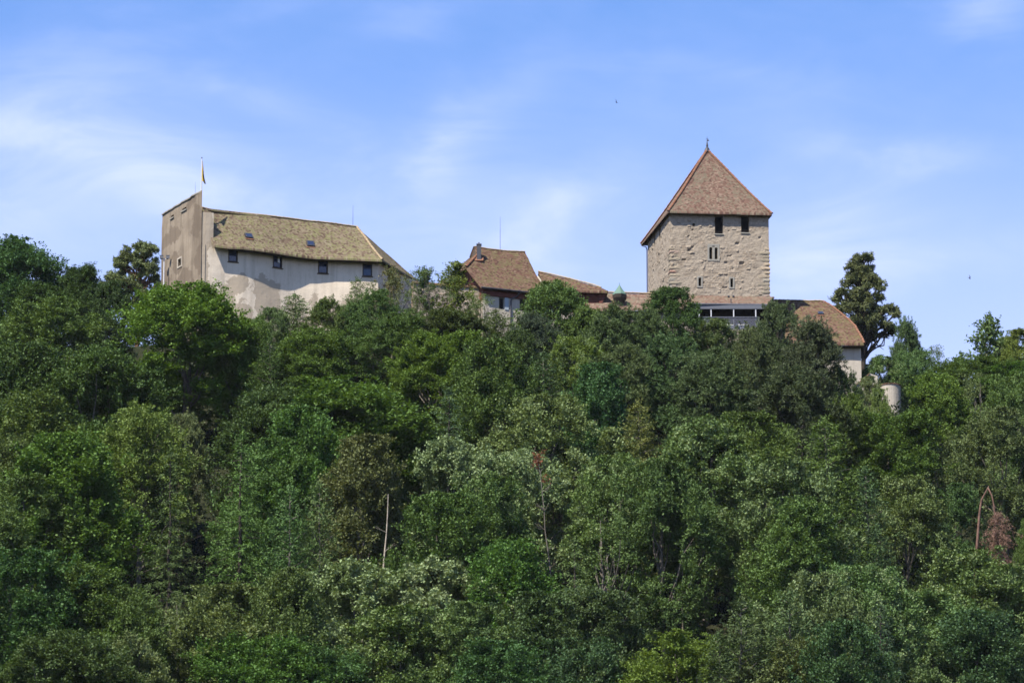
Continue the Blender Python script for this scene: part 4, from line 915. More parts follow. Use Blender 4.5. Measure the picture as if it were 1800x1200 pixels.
def conifer(seed, H=16.0, Rr=3.4, levels=30, per=7, droop=.35, L=.20, Wd=.06, dens=12, lv=16, c0=1.5, upcurve=.2, mat='needle', pw=.9, spread=.10, slen=.5):
    r = np.random.default_rng(seed); rng = random.Random(seed); B, D = [], []; mb = MB(); limb(mb, (0, 0, -1.2), (0, 0, H * .98), .24, .02, rng, .02, 8, 7)
    for k in range(levels):
        t = k / (levels - 1); z = c0 + (H - c0) * t; n_ = max(3, int(per * (1 - t * .5))); p0 = r.uniform(0, 6.28)
        for m in range(n_):
            a = p0 + m * 6.283 / n_ + r.normal(0, .25); l = Rr * (1 - t) ** pw * r.uniform(.65, 1.12) + .15; dv = np.array([math.cos(a), math.sin(a), 0])
            nn_ = max(2, int(dens * l / Rr) + 1); s = (np.arange(nn_) + r.random(nn_)) / nn_
            x = dv[None] * (s * l)[:, None] + np.array([0, 0, 1])[None] * (z - droop * l * s ** 1.2 + upcurve * l * s ** 3)[:, None]
            side = np.array([-dv[1], dv[0], 0]); sg = r.choice([-1, 1], nn_)[:, None]
            B.append(x + side * sg * (r.random((nn_, 1)) * .28 * l * (1 - s[:, None] * .6))); D.append(unit(dv * .8 + side * sg * .5 + np.array([0, 0, -droop * .9]) + r.normal(0, .2, (nn_, 3))))
            if rng.random() < .4: limb(mb, (0, 0, z), x[-1], .05, .015, rng, .05, 3, 4)
    B, D = np.concatenate(B), np.concatenate(D); B = np.concatenate([B, np.array([[0, 0, H - .1]] * 4)]); D = np.concatenate([D, np.array([[0, 0, 1.0]] * 4)])
    return trunk_mesh('trunk', mb), leaf_mesh('crown', [sprays(r, B, D, slen, lv, L, Wd, .5, spread)], M[mat])

def plates(seed, H, spec, lean, mat='needle', L=.32, Wd=.08, lv=26, dens=26, trunk_r=.3, bare=()):
    """open old pine: a visible bent trunk, limbs, and needle plates given as (x, y, z, rx, rz)"""
    r = np.random.default_rng(seed); rng = random.Random(seed); mb = MB(); pts = limb(mb, (0, 0, -1.5), (lean[0], lean[1], H * .93), trunk_r, .07, rng, .07, 9, 8); B, D = [], []
    for (x, y, z, rx, rz) in spec:
        n_ = int(dens * rx * rx * (1 + rz)); n_ = max(14, n_); d = unit(r.normal(0, 1, (n_, 3)) + np.array([0, 0, .55])); c = np.array([x, y, z])
        B.append(c + r.normal(0, .58, (n_, 3)) * np.array([rx, rx, rz])); D.append(unit(d * .6 + np.array([0, 0, .6]) + r.normal(0, .25, (n_, 3))))
        s = V(pts[max(1, min(8, int((z - .25 * math.hypot(x, y) - .5) / (H * .93) * 9)))]); q = limb(mb, s, (x, y, z - rz * .4), .11, .04, rng, .25, 5, 5)
        for _ in range(3): limb(mb, q[-2], (x + rng.uniform(-.7, .7) * rx, y + rng.uniform(-.7, .7) * rx, z + rng.uniform(-.3, .3) * rz), .045, .015, rng, .2, 3, 4)
    for a, b in bare: limb(mb, a, b, .10, .02, rng, .25, 6, 5)
    return trunk_mesh('trunk', mb), leaf_mesh('crown', [tufts(r, np.concatenate(B), np.concatenate(D), lv, L, Wd)], M[mat])

def upright(seed, H=12.0, Rr=2.6, stems=40, tw=9, lv=17, L=.24, Wd=.15, mat='leaf', c0=2.0):
    """young open tree: twigs stand up round a slender stem, sky shows through"""
    r = np.random.default_rng(seed); rng = random.Random(seed); mb = MB(); limb(mb, (0, 0, -1), (r.normal(0, .2), 0, H * .97), .13, .015, rng, .05, 8, 6); B, D = [], []
    for k in range(stems):
        t = (k + rng.random()) / stems; a = rng.uniform(0, 6.283); l = Rr * (1 - t) ** .7 * rng.uniform(.5, 1.1) + .25; z0 = c0 + (H - c0) * t * .92; e = (math.cos(a) * l, math.sin(a) * l, min(H, z0 + l * rng.uniform(.5, 1.1)))
        q = limb(mb, (0, 0, z0), e, .045, .012, rng, .2, 4, 4)
        for p in q[1:]:
            for _ in range(max(1, tw // 4)): B.append(np.array(p) + r.normal(0, .22, 3)); D.append(unit(np.array([math.cos(a) * .5, math.sin(a) * .5, .8]) + r.normal(0, .4, 3)))
    for k in range(12): B.append(np.array([0, 0, H * (.85 + .15 * k / 12)]) + r.normal(0, .1, 3)); D.append(np.array([0, 0, 1.0]))
    return trunk_mesh('trunk', mb), leaf_mesh('crown', [sprays(r, np.array(B), np.array(D), .6, lv, L, Wd, .4, .13)], M[mat])

PROTO = {
    'beech': [broad(s, nb=58, tw=34, lv=52, vert=.8, layer=.45, slen=1.0, flat=1.4, rb=(1.2, 2.3), lump=.3, L=.205, Wd=.14) for s in (1, 2, 3)],
    'oak': [broad(s, nb=50, tw=36, lv=54, L=.2, Wd=.14, rb=(1.2, 2.4), lump=.3, slen=.65, flat=1.0, c0=3.5) for s in (11, 12)],
    'tall': [broad(s, nb=60, tw=28, lv=50, L=.2, Wd=.135, Rr=4.0, H=18, c0=3.0, topw=.2, lump=.3, up=.8, slen=1.05, vert=1.45, rb=(.95, 1.85)) for s in (15, 16, 17)],
    'ash': [broad(s, vert=1.3, nb=48, tw=27, lv=48, slen=1.2, droop=.25, up=.35, flat=.8, L=.22, Wd=.115, rb=(1.1, 2.0), lump=.3) for s in (21, 22)],
    'silver': [broad(s, nb=54, tw=27, lv=48, slen=.65, up=.9, flat=.8, L=.195, Wd=.13, mat='leaf_pale', rb=(1.0, 2.0), lump=.28) for s in (31, 32)],
    'whitebeam': [broad(s, nb=74, tw=20, lv=48, slen=.6, up=.95, flat=.9, L=.21, Wd=.145, mat='leaf_white', rb=(.8, 1.6), lump=.3) for s in (35, 36)],
    'dome': [broad(41, nb=135, tw=15, lv=22, L=.24, Wd=.16, rb=(.6, 1.2), Rr=5, H=10, c0=1.5, lump=.12, slen=.6)],
    'bpine': [broad(s, nb=66, tw=46, lv=24, L=.36, Wd=.08, rb=(1.0, 1.9), mat='needle', tufty=True, lump=.26, up=.5, topw=.22, c0=2.5) for s in (51, 52, 53)],
    'spruce': [conifer(61), conifer(62, Rr=3.8, droop=.45, levels=26)],
    'larch': [conifer(71, H=14, Rr=3.2, levels=34, per=8, droop=.15, L=.22, Wd=.07, slen=.75, lv=18, upcurve=.35, pw=.7, spread=.14, mat='leaf')],
    'feather': [conifer(81, H=15, Rr=2.6, levels=36, per=7, droop=-.25, L=.22, Wd=.07, slen=.6, lv=16, pw=.55, spread=.13, dens=9)],
    'sparse': [upright(91), upright(92, Rr=3.0, stems=30)],
    'twiggy': [broad(s, nb=34, tw=12, lv=13, slen=1.0, up=.5, flat=.3, L=.22, Wd=.12, rb=(.7, 1.3), lump=.3, limbs=30, c0=3.0) for s in (95, 96)],
}
PSIZE = {'tall': (8, 18), 'dome': (10, 10), 'larch': (6.4, 14), 'spruce': (7, 16), 'feather': (5.4, 15), 'sparse': (5, 12)}
COL = {'dark': (.043, .078, .025), 'deep': (.036, .060, .023), 'mid': (.062, .112, .028), 'lime': (.090, .138, .028), 'olive': (.066, .108, .033), 'blue': (.050, .094, .039), 'grey': (.080, .120, .048),
       'silver': (.080, .122, .042), 'white': (.080, .113, .054), 'emer': (.062, .113, .035), 'rust': (.088, .088, .038), 'yell': (.098, .122, .034), 'pine': (.047, .073, .033), 'pineb': (.046, .075, .043), 'pineo': (.056, .086, .034)}
COL['scots'] = (.088, .122, .055)
for k_ in COL: COL[k_] = (COL[k_][0] * 1.24, COL[k_][1] * 1.22, COL[k_][2] * 1.0)
BARK = {'grey': (.16, .14, .115), 'red': (.22, .115, .07), 'dark': (.06, .05, .04), 'pale': (.42, .36, .29)}
NAMES = {'beech': 'leafy_tree', 'oak': 'leafy_tree', 'tall': 'leafy_tree', 'ash': 'feathery_tree', 'silver': 'silvery_tree', 'whitebeam': 'pale_leaved_tree', 'dome': 'round_tree', 'bpine': 'pine_tree', 'spruce': 'spruce_tree', 'larch': 'larch_tree', 'feather': 'slender_conifer', 'sparse': 'young_tree', 'twiggy': 'sparse_tree'}
trng = random.Random(77); used_proto = {}
GRP = 'trees on the castle slope'
def plant(name, tm, cm, loc, rz, sc_, col, bark, label, group=GRP):
    t_ = thing(name, label, 'tree', loc, group); t_.rotation_euler = (0, 0, rz); t_.scale = sc_
    a = bpy.data.objects.new('trunk', tm); link(a, t_); a.color = (*BARK[bark], 1)
    b = bpy.data.objects.new('crown', cm); link(b, t_); j = lambda: trng.uniform(.90, 1.12)
    b.color = (col[0] * j(), col[1] * j(), col[2] * j(), 1); return t_
def tree(kind, px, py, w, H, col, label, Y=None, bark='grey'):
    """a tree whose top is seen at px, py: standing where the slope brings its top there, or at the given distance"""
    if Y is None:
        lo, hi = 380.0, 569.0
        for _ in range(40):
            Y = (lo + hi) / 2; p = atY(px, py, Y)
            if ground(p.x, Y) + H > p.z: hi = Y
            else: lo = Y
    p = atY(px, py, Y); gz = ground(p.x, Y); H = p.z - gz
    k = used_proto.get(kind, 0); used_proto[kind] = k + 1; tm, cm = PROTO[kind][k % len(PROTO[kind])]
    pw, phh = PSIZE.get(kind, (10, 16)); s = w / 16.4 / pw
    return plant(NAMES[kind], tm, cm, (p.x, Y, gz), trng.uniform(0, 6.28), (s * trng.uniform(.92, 1.08), s, H / phh), COL[col], bark, label)
# ---- the two old pines on the skyline
def clumps(seed, prof, n_, rmin, rmax, flat=.62, gap=.0):
    """needle clumps filling an outline given as (z, left, right)"""
    rr = random.Random(seed); out = []
    zs_ = [q[0] for q in prof]
    while len(out) < n_:
        z = rr.uniform(zs_[0], zs_[-1])
        for (z0, l0, r0_), (z1, l1, r1_) in zip(prof, prof[1:]):
            if z0 <= z <= z1:
                t = (z - z0) / (z1 - z0); l, r_ = lerp(l0, l1, t), lerp(r0_, r1_, t); break
        x = rr.uniform(l, r_); y = rr.uniform(-1, 1) * (r_ - l) * .38; q = rr.uniform(rmin, rmax)
        if mnoise.noise(V((x * .8, y * .6, z * 1.1 + seed))) < gap: continue
        out.append((x, y, z, q, q * flat * rr.uniform(.7, 1.2)))
    return out
tm, cm = plates(201, 13.2, clumps(21, [(6.4, .6, 2.2), (7.6, -3.8, 2.4), (9.0, -4.3, 2.4), (10.2, -3.4, 2.2), (11.2, -2.6, 2.1), (12.3, -1.5, 2.0), (13.3, -.2, 1.6)], 120, .28, .52, .42, .03), (.5, 0), dens=62, bare=(((.2, 0, 6), (2.3, .1, 5.2)), ((.2, 0, 5), (-1.6, 0, 5.6)), ((.3, 0, 6.8), (1.9, 0, 7.2))))
p = atY(246, 424, 600); gz = p.z - 13.6
plant('old_pine', tm, cm, (p.x - .3, 600, gz), 0, (1, 1, 1), COL['scots'], 'red', 'open old pine with flat needle plates and reddish trunk left of the shield wall')
if gz > ground(p.x, 600): pass
tm, cm = plates(202, 12.7, clumps(8, [(4.0, .9, 2.6), (5.0, -2.2, 3.4), (6.0, -2.9, 3.6), (7.4, -4.1, 3.1), (8.6, -3.2, 2.4), (9.8, -2.3, 2.0), (10.8, -1.6, 1.6), (11.8, -1.3, 1.5), (13.0, -.5, .9)], 185, .26, .5, .5, -.02), (.3, 0), dens=62, bare=(((.2, 0, 3.6), (1.6, 0, 3.0)), ((.2, 0, 4.2), (2.2, 0, 2.6)), ((-.1, 0, .9), (3.2, .2, .9)), ((3.2, .2, .9), (5.2, .2, 1.0)), ((3.0, .2, .9), (4.6, .2, -.6))))
p = atY(1524, 445, 596)
plant('old_pine', tm, cm, (p.x - .6, 596, p.z - 13.3), 0, (1, 1, 1), COL['scots'], 'dark', 'tall lone pine with ragged needle clumps rising behind the end house')
# (kind, x, top y, width, height, colour, label, distance)
TREES = [
 # skyline, left of the castle
 ('beech', 30, 436, 175, 0, 'blue', 'large dark spiky-topped tree at the left picture edge on the skyline', 584),
 ('oak', -10, 470, 150, 0, 'blue', 'dark tree cut by the left picture edge behind the spiky-topped one', 590),
 ('oak', 85, 505, 120, 0, 'dark', 'dark tree filling the skyline dip right of the spiky-topped one', 578),
 ('beech', 140, 474, 95, 0, 'dark', 'small dark tree on the skyline left of the old open pine', 580),
 ('oak', 192, 506, 82, 13, 'deep', 'dark leafy tree in front of the old pine\'s reddish trunk', None),
 ('ash', 95, 548, 190, 15, 'olive', 'broad olive tree with drooping sprays below the spiky-topped skyline tree', None),
 ('beech', 338, 510, 185, 17, 'lime', 'big yellow-green domed tree covering the shield wall\'s foot', None),
 ('ash', 430, 570, 95, 13, 'mid', 'green tree on the right shoulder of the big yellow-green dome', None),
 # foot of the hall
 ('feather', 520, 522, 110, 9, 'grey', 'grey-green bushy tree before the hall\'s lit wall', None),
 ('silver', 478, 548, 70, 8, 'grey', 'pale bush between yellow-green dome and the grey-green bushy tree', None),
 ('bpine', 575, 532, 90, 9, 'mid', 'small green tree under the third hall window', None),
 ('larch', 628, 494, 75, 10, 'mid', 'narrow pointed green tree under the fourth hall window', None),
 ('ash', 660, 520, 90, 10, 'olive', 'olive tree at the hall\'s right corner', None),
 ('twiggy', 690, 474, 95, 11, 'rust', 'brownish thin-leaved tree before the hall\'s right end', None),
 ('sparse', 690, 472, 60, 10, 'rust', 'slender brownish sapling before the hall\'s right end', None),
 ('twiggy', 752, 478, 100, 9, 'grey', 'bare-twigged grey tree before the curtain wall', 567),
 ('sparse', 745, 472, 60, 9, 'olive', 'thin young tree standing up against the sky between hall and dwelling', 568),
 ('sparse', 800, 462, 75, 9, 'lime', 'thin light-green young tree before the dwelling\'s hipped gable', 569),
 ('ash', 705, 560, 110, 9, 'olive', 'low olive tree at the foot of the hall\'s end wall', None),
 ('twiggy', 850, 520, 100, 8, 'grey', 'thin grey-green tree before the dwelling\'s left window', None),
 ('oak', 790, 558, 140, 9, 'pineo', 'dull olive tree under the curtain wall', None),
 ('feather', 872, 548, 95, 8, 'olive', 'olive bushy tree just below the dwelling\'s downpipe', None),
 ('dome', 972, 505, 128, 8.5, 'emer', 'round dense bright-green tree covering the dwelling\'s right corner', None),
 ('dome', 1030, 548, 80, 7, 'mid', 'smaller round green tree leaning on the round bright-green one', None),
 ('bpine', 935, 556, 90, 8, 'pineb', 'low dark conifer left of the round bright-green tree', None),
 ('bpine', 1088, 549, 120, 12, 'pineo', 'rounded olive pine right below the copper-capped turret', None),
 ('oak', 1176, 514, 88, 11, 'dark', 'dark glossy tree in front of the keep\'s lower left corner', None),
 ('bpine', 1140, 552, 90, 10, 'pineo', 'olive pine between turret pine and dark glossy tree', None),
 ('silver', 1258, 568, 85, 8, 'olive', 'light olive bush below the terrace railing', None),
 ('bpine', 1366, 540, 92, 13, 'pineo', 'olive-topped pine at the terrace\'s right end', None),
 ('bpine', 1425, 577, 130, 14, 'pine', 'large dark pine before the end house roof', None),
 ('bpine', 1318, 588, 100, 14, 'pineo', 'pine crown filling the slope below the terrace tables', None),
 # right of the castle
 ('bpine', 1478, 655, 55, 12, 'pine', 'dark pine edge hiding the end house\'s lower wall', None),
 ('bpine', 1592, 576, 78, 0, 'pineo', 'olive conifer with round dark top right of the lone pine', 590),
 ('twiggy', 1640, 616, 80, 0, 'olive', 'small sparse olive tree on the skyline right of the olive conifer', 586),
 ('silver', 1552, 634, 75, 0, 'grey', 'pale green bush above the round bastion', 584),
 ('silver', 1527, 667, 32, 7, 'grey', 'pale sapling before the sloping coping of the ramp wall', None),
 ('ash', 1605, 625, 75, 0, 'grey', 'light green tree behind the round bastion', 585),
 ('sparse', 1738, 556, 105, 0, 'grey', 'tall thin young tree with pointed see-through top on the right skyline', 582),
 ('sparse', 1690, 622, 70, 0, 'grey', 'short see-through young tree left of the tall thin one', 582),
 ('ash', 1712, 640, 130, 0, 'olive', 'dense olive tree under the short see-through one on the right skyline', 578),
 ('oak', 1775, 640, 120, 0, 'mid', 'dense green tree under the tall thin one at the right skyline', 577),
 ('ash', 1770, 604, 85, 0, 'olive', 'loose olive tree on the skyline at the right picture edge', 586),
 ('ash', 1795, 588, 80, 0, 'lime', 'yellow-green tree cut by the right picture edge on the skyline', 580),
 ('beech', 1652, 664, 84, 11, 'lime', 'bright yellow-green tree right of the round bastion', None),
 ('silver', 1542, 690, 38, 9, 'lime', 'light green small tree just below the round bastion', None),
 ('beech', 1560, 735, 120, 13, 'mid', 'leafy green tree with dark hollow beneath it, below the bastion', None),
 ('twiggy', 1720, 660, 110, 12, 'grey', 'greyish open tree under the tall thin young tree', None),
 ('ash', 1785, 670, 110, 13, 'olive', 'olive tree at the right edge below the skyline', None),
 # upper slope
 ('tall', 30, 620, 110, 17, 'dark', 'dark leafy tree at the left edge under the spiky-topped skyline tree', None),
 ('beech', 175, 620, 130, 16, 'dark', 'dark tree between olive tree and yellow-green dome', None),
 ('tall', 60, 705, 127, 17, 'mid', 'wide green tree at the left edge half way up the wood', None),
 ('feather', 475, 600, 80, 13, 'dark', 'dark narrow tree right of the yellow-green dome', None),
 ('beech', 545, 585, 130, 13, 'mid', 'green leafy tree below the grey-green bushy tree', None),
 ('beech', 770, 592, 150, 13, 'lime', 'vivid yellow-green tree below the curtain wall', None),
 ('tall', 860, 615, 102, 15, 'olive', 'olive-yellow tree right of the vivid yellow-green one', None),
 ('tall', 915, 590, 76, 13, 'dark', 'dark tree below the round bright-green tree', None),
 ('silver', 1010, 600, 100, 11, 'lime', 'pale yellow-green tree below the small round tree', None),
 ('feather', 955, 625, 100, 12, 'blue', 'bluish-green tree below the dwelling', None),
 ('tall', 1050, 655, 93, 15, 'blue', 'blue-green tree under the olive turret pine', None),
 ('bpine', 1095, 620, 110, 14, 'pineo', 'dense olive pine between turret and blue-green tree', None),
 ('bpine', 1175, 600, 130, 15, 'pineo', 'large dull pine below the dark glossy tree', None),
 ('bpine', 1245, 630, 120, 15, 'pine', 'dark pine in the middle of the pine stand below the keep', None),
 ('bpine', 1400, 660, 130, 15, 'pine', 'lowest dark pine of the stand under the end house', None),
 ('beech', 480, 690, 120, 15, 'dark', 'dark green tree left of the bright broad tree', None),
 ('beech', 620, 688, 200, 15, 'mid', 'bright green broad tree in the middle of the left slope', None),
 ('tall', 530, 735, 110, 17, 'mid', 'green tree with a few yellowing leaves left of the bright broad tree', None),
 ('spruce', 790, 690, 130, 15, 'pineb', 'grey-dark spruce in the centre of the wood', None),
 ('silver', 965, 712, 150, 15, 'silver', 'silvery broad-topped tree below the blue-green trees', None),
 ('larch', 1122, 715, 85, 13, 'yell', 'yellow-green weeping tree below the pine stand', None),
 ('silver', 1235, 762, 150, 14, 'silver', 'silvery yellow-green tree under the pine stand', None),
 ('ash', 1320, 745, 130, 14, 'mid', 'mid-green feathery tree under the lowest pine', None),
 ('larch', 1450, 745, 115, 14, 'mid', 'soft feathery larch with drooping twigs right of the pine stand', None),
 ('beech', 1492, 705, 66, 12, 'lime', 'light green tree left of the round bastion', None),
 ('ash', 1760, 735, 110, 14, 'grey', 'grey-green tree at the right edge above the broken pine', None),
 # middle slope
 ('ash', 248, 732, 110, 14, 'yell', 'yellowing tree with orange leaf tips on the left slope', None),
 ('bpine', 318, 738, 80, 14, 'grey', 'pale grey-green pine top beside the yellowing tree', None),
 ('tall', 130, 780, 136, 17, 'mid', 'green tree below the very dark left tree', None),
 ('oak', 20, 790, 110, 15, 'olive', 'olive tree with orange tips at the left edge', None),
 ('spruce', 300, 800, 110, 16, 'dark', 'dark tree under the pale grey-green pine top', None),
 ('spruce', 425, 768, 120, 16, 'mid', 'pointed layered green conifer on the left slope', None),
 ('ash', 500, 790, 110, 15, 'olive', 'olive tree with bare twigs right of the layered conifer', None),
 ('tall', 640, 785, 102, 17, 'rust', 'brown-tinged tree with early autumn leaves', None),
 ('whitebeam', 800, 784, 120, 14, 'white', 'whitish tree with pale upturned leaves left of the rust-leaved snag', None),
 ('whitebeam', 900, 800, 110, 14, 'white', 'second whitish tree, next to the rust-leaved snag', None),
 ('tall', 860, 850, 102, 15, 'emer', 'bright green tree below the two whitish trees', None),
 ('twiggy', 1010, 795, 120, 14, 'silver', 'open twiggy light tree right of the rust-leaved snag', None),
 ('silver', 1085, 815, 120, 14, 'silver', 'silvery tree right of the open twiggy light one', None),
 ('ash', 1165, 830, 120, 15, 'olive', 'olive tree below the silvery yellow-green tree', None),
 ('silver', 1375, 828, 130, 15, 'silver', 'silvery olive tree left below the larch', None),
 ('feather', 1522, 830, 80, 13, 'blue', 'bluish small conifer below the dark hollow', None),
 ('silver', 1590, 852, 110, 13, 'silver', 'silvery yellow-green tree left of the broken brown pine', None),
 ('oak', 1675, 860, 70, 10, 'blue', 'dark bluish tree close to the broken brown pine', None),
 ('silver', 1795, 790, 70, 10, 'grey', 'pale grey tree at the right edge beside the broken pine', None),
 # lower slope
 ('ash', 45, 862, 150, 15, 'olive', 'olive tree at the left edge below the orange-tipped one', None),
 ('feather', 510, 862, 80, 15, 'emer', 'slim emerald-green tree on the lower left slope', None),
 ('feather', 562, 858, 75, 15, 'emer', 'second slim emerald tree, taller and right of the first', None),
 ('tall', 790, 885, 102, 16, 'mid', 'green tree right of the pale bare trunk', None),
 ('tall', 900, 965, 110, 16, 'mid', 'mid-green tree right above the large whitish crowns', None),
 ('spruce', 1010, 955, 130, 16, 'pineo', 'drooping olive spruce in the lower middle', None),
 ('twiggy', 1060, 900, 130, 15, 'olive', 'open twiggy tree with pale stems in the lower middle', None),
 ('oak', 1410, 900, 120, 14, 'olive', 'olive-brown tree in the middle of the lower right', None),
 ('oak', 1806, 915, 36, 9, 'mid', 'green tree at the right edge behind the broken brown pine', None),
 # bottom rows
 ('tall', 40, 985, 119, 17, 'dark', 'dark tree at the lower left edge', None),
 ('oak', 140, 1010, 130, 15, 'mid', 'green tree near the lower left corner', None),
 ('twiggy', 25, 1090, 130, 14, 'dark', 'dark open tree with grey dead twigs in the lower left corner', None),
 ('beech', 110, 1120, 130, 14, 'dark', 'dark tree in the lower left corner, right of the dead twigs', None),
 ('beech', 235, 1045, 90, 14, 'mid', 'small green tree beside the deep shadow at the lower left', None),
 ('twiggy', 315, 1050, 110, 14, 'silver', 'pale sparse tree with light twigs on the lower left', None),
 ('silver', 225, 1135, 110, 13, 'grey', 'greyish pale tree at the bottom edge, left of the pale sparse one', None),
 ('ash', 410, 1050, 150, 14, 'grey', 'broad grey-green tree on the lower left beside the emerald trees', None),
 ('tall', 500, 1020, 93, 16, 'emer', 'bright green tree under the slim emerald trees', None),
 ('beech', 450, 1125, 120, 13, 'mid', 'green tree at the bottom edge under the broad grey-green one', None),
 ('whitebeam', 640, 1002, 150, 14, 'white', 'large whitish crown at the foot of the pale bare trunk', None),
 ('whitebeam', 775, 998, 150, 14, 'white', 'large whitish crown right of the one under the pale bare trunk', None),
 ('silver', 700, 1085, 140, 13, 'silver', 'silvery crown below and between the two large whitish ones', None),
 ('ash', 830, 1080, 120, 13, 'grey', 'grey-green tree right below the large whitish crowns', None),
 ('beech', 560, 1140, 120, 12, 'blue', 'bluish-green tree at the bottom edge left of centre', None),
 ('oak', 930, 1060, 130, 14, 'blue', 'dark blue-green tree below the drooping spruce', None),
 ('oak', 1060, 1055, 120, 14, 'blue', 'blue-green tree right of the drooping spruce\'s foot', None),
 ('tall', 880, 1140, 110, 14, 'blue', 'blue-green tree at the bottom edge in the middle', None),
 ('ash', 1000, 1140, 120, 12, 'blue', 'feathery blue-green tree at the bottom edge right of centre', None),
 ('ash', 1200, 1130, 120, 12, 'lime', 'yellow-green tree at the bottom edge below the deep shadow', None),
 ('feather', 1302, 1062, 95, 14, 'pineo', 'olive feathery conifer on the lower right', None),
 ('feather', 1388, 1050, 100, 14, 'pineo', 'olive feathery conifer with pale stem, right of the first', None),
 ('silver', 1425, 1022, 110, 14, 'grey', 'silvery-grey tree behind the olive feathery conifers', None),
 ('silver', 1512, 1008, 120, 14, 'grey', 'pale blue-green crown above the small dark spruce', None),
 ('spruce', 1548, 1070, 110, 14, 'pineb', 'small dark spruce with tiered branches at the lower right', None),
 ('silver', 1690, 985, 150, 14, 'silver', 'large silvery crown below the broken brown pine', None),
 ('silver', 1770, 1010, 110, 14, 'silver', 'silvery crown at the right edge below the broken brown pine', None),
 ('ash', 1630, 1060, 130, 13, 'grey', 'grey-green crown left below the large silvery one', None),
 ('tall', 1480, 1110, 93, 15, 'blue', 'bluish tree left of the small dark spruce', None),
 ('tall', 1720, 1090, 110, 15, 'blue', 'blue-green tree at the lower right under the large silvery crown', None),
 ('silver', 1640, 1150, 110, 12, 'grey', 'pale tree at the bottom edge near the right corner', None),
 ('silver', 1785, 1130, 110, 12, 'grey', 'pale tree in the lower right corner', None),
 ('feather', 1265, 1120, 80, 12, 'pineo', 'short olive conifer at the bottom edge, lower right', None),
 ('ash', 1420, 1140, 120, 12, 'grey', 'grey-green tree at the bottom edge under the olive conifers', None),
]
for kd, x, y, w_, h_, c_, lab, Y_ in TREES: tree(kd, x, y, w_ * (1.35 if kd in ('spruce', 'larch', 'feather') and y > 600 and not Y_ else 1.42 if kd in ('beech', 'oak', 'tall', 'ash', 'silver', 'whitebeam', 'bpine') and y > 600 else 1.12), h_ * (1.35 if kd in ('spruce', 'larch', 'feather') and y > 640 else 1.22 if kd in ('tall', 'beech', 'ash', 'oak', 'silver', 'whitebeam') and y > 600 else 1.0), c_, lab, Y_, 'grey' if kd not in ('bpine', 'spruce') else 'dark')

# ---- single dead and bare trees
def snag(name, label, px, y0, y1, H, lean, r0, seed, bark='pale', twigs=10, cols=None, crown_at=(), need=.05):
    lo, hi = 380.0, 569.0
    for _ in range(40):
        Y = (lo + hi) / 2; p = atY(px, y0, Y)
        if ground(p.x, Y) + H > p.z: hi = Y
        else: lo = Y
    p = atY(px, y0, Y); gz = ground(p.x, Y); rng = random.Random(seed); r = np.random.default_rng(seed); mb = MB()
    pts = [V((-lean * (1 - k / 12) + rng.uniform(-.05, .05) * H / 12, rng.uniform(-.05, .05), lerp(-.5, H, k / 12))) for k in range(13)]
    mb.tube(pts, [lerp(r0, .025, (k / 12) ** 1.2) * rng.uniform(.9, 1.1) for k in range(13)], 7, cap=False)
    for k in range(twigs):
        q = pts[rng.randint(5, 11)]; s_ = rng.choice((-1, 1)); e_ = q + V((s_ * rng.uniform(.3, 1.1), rng.uniform(-.7, .4), rng.uniform(.2, 1.0))); w_ = limb(mb, q, e_, .03, .008, rng, .3, 4, 4)
        limb(mb, w_[2], w_[2] + V((s_ * rng.uniform(.1, .5), rng.uniform(-.3, .3), rng.uniform(.2, .6))), .014, .005, rng, .3, 3, 4)
    t_ = thing(name, label, 'tree', (p.x, Y, gz), GRP); a = mb.build('trunk', M['bark'], None, smooth=True, weld=True); a.parent = t_; a.color = (*BARK[bark], 1)
    if crown_at:
        B = np.concatenate([np.array(c)[None] + r.normal(0, s, (n_, 3)) for c, s, n_ in crown_at]); D = unit(r.normal(0, 1, B.shape) + np.array([0, 0, .4]))
        cm = leaf_mesh('crown', [sprays(r, B, D, .5, 14, .2, .12, .4, .12)], M['leaf']); b = bpy.data.objects.new('crown', cm); link(b, t_); b.color = (*cols, 1)
    return t_
snag('bare_trunk', 'straight pale bare trunk standing in a dark gap above the large whitish crowns', 682, 868, 1000, 19.5, .85, .17, 5, 'pale', 7)
snag('dying_tree', 'thin pale dying tree with rust-red leaves at its top', 945, 798, 960, 19.5, -2.0, .085, 6, 'grey', 22, (.17, .058, .032), (((0, 0, 19.2), .2, 8), ((.1, 0, 18.7), .16, 5), ((.5, 0, 17.2), .12, 3)))
0 and snag('bare_trunk', 'thin pale leaning stem left of the deep lower shadow', 1118, 880, 950, 12.6, -.8, .075, 7, 'pale', 16)
snag('bare_trunk', 'short upright pale stem beside the deep lower shadow', 1200, 945, 1080, 13.0, .1, .10, 8, 'grey', 6)
0 and snag('bare_trunk', 'pale forked trunk under the big yellow-green dome', 318, 672, 740, 12.5, .1, .10, 9, 'pale', 12)
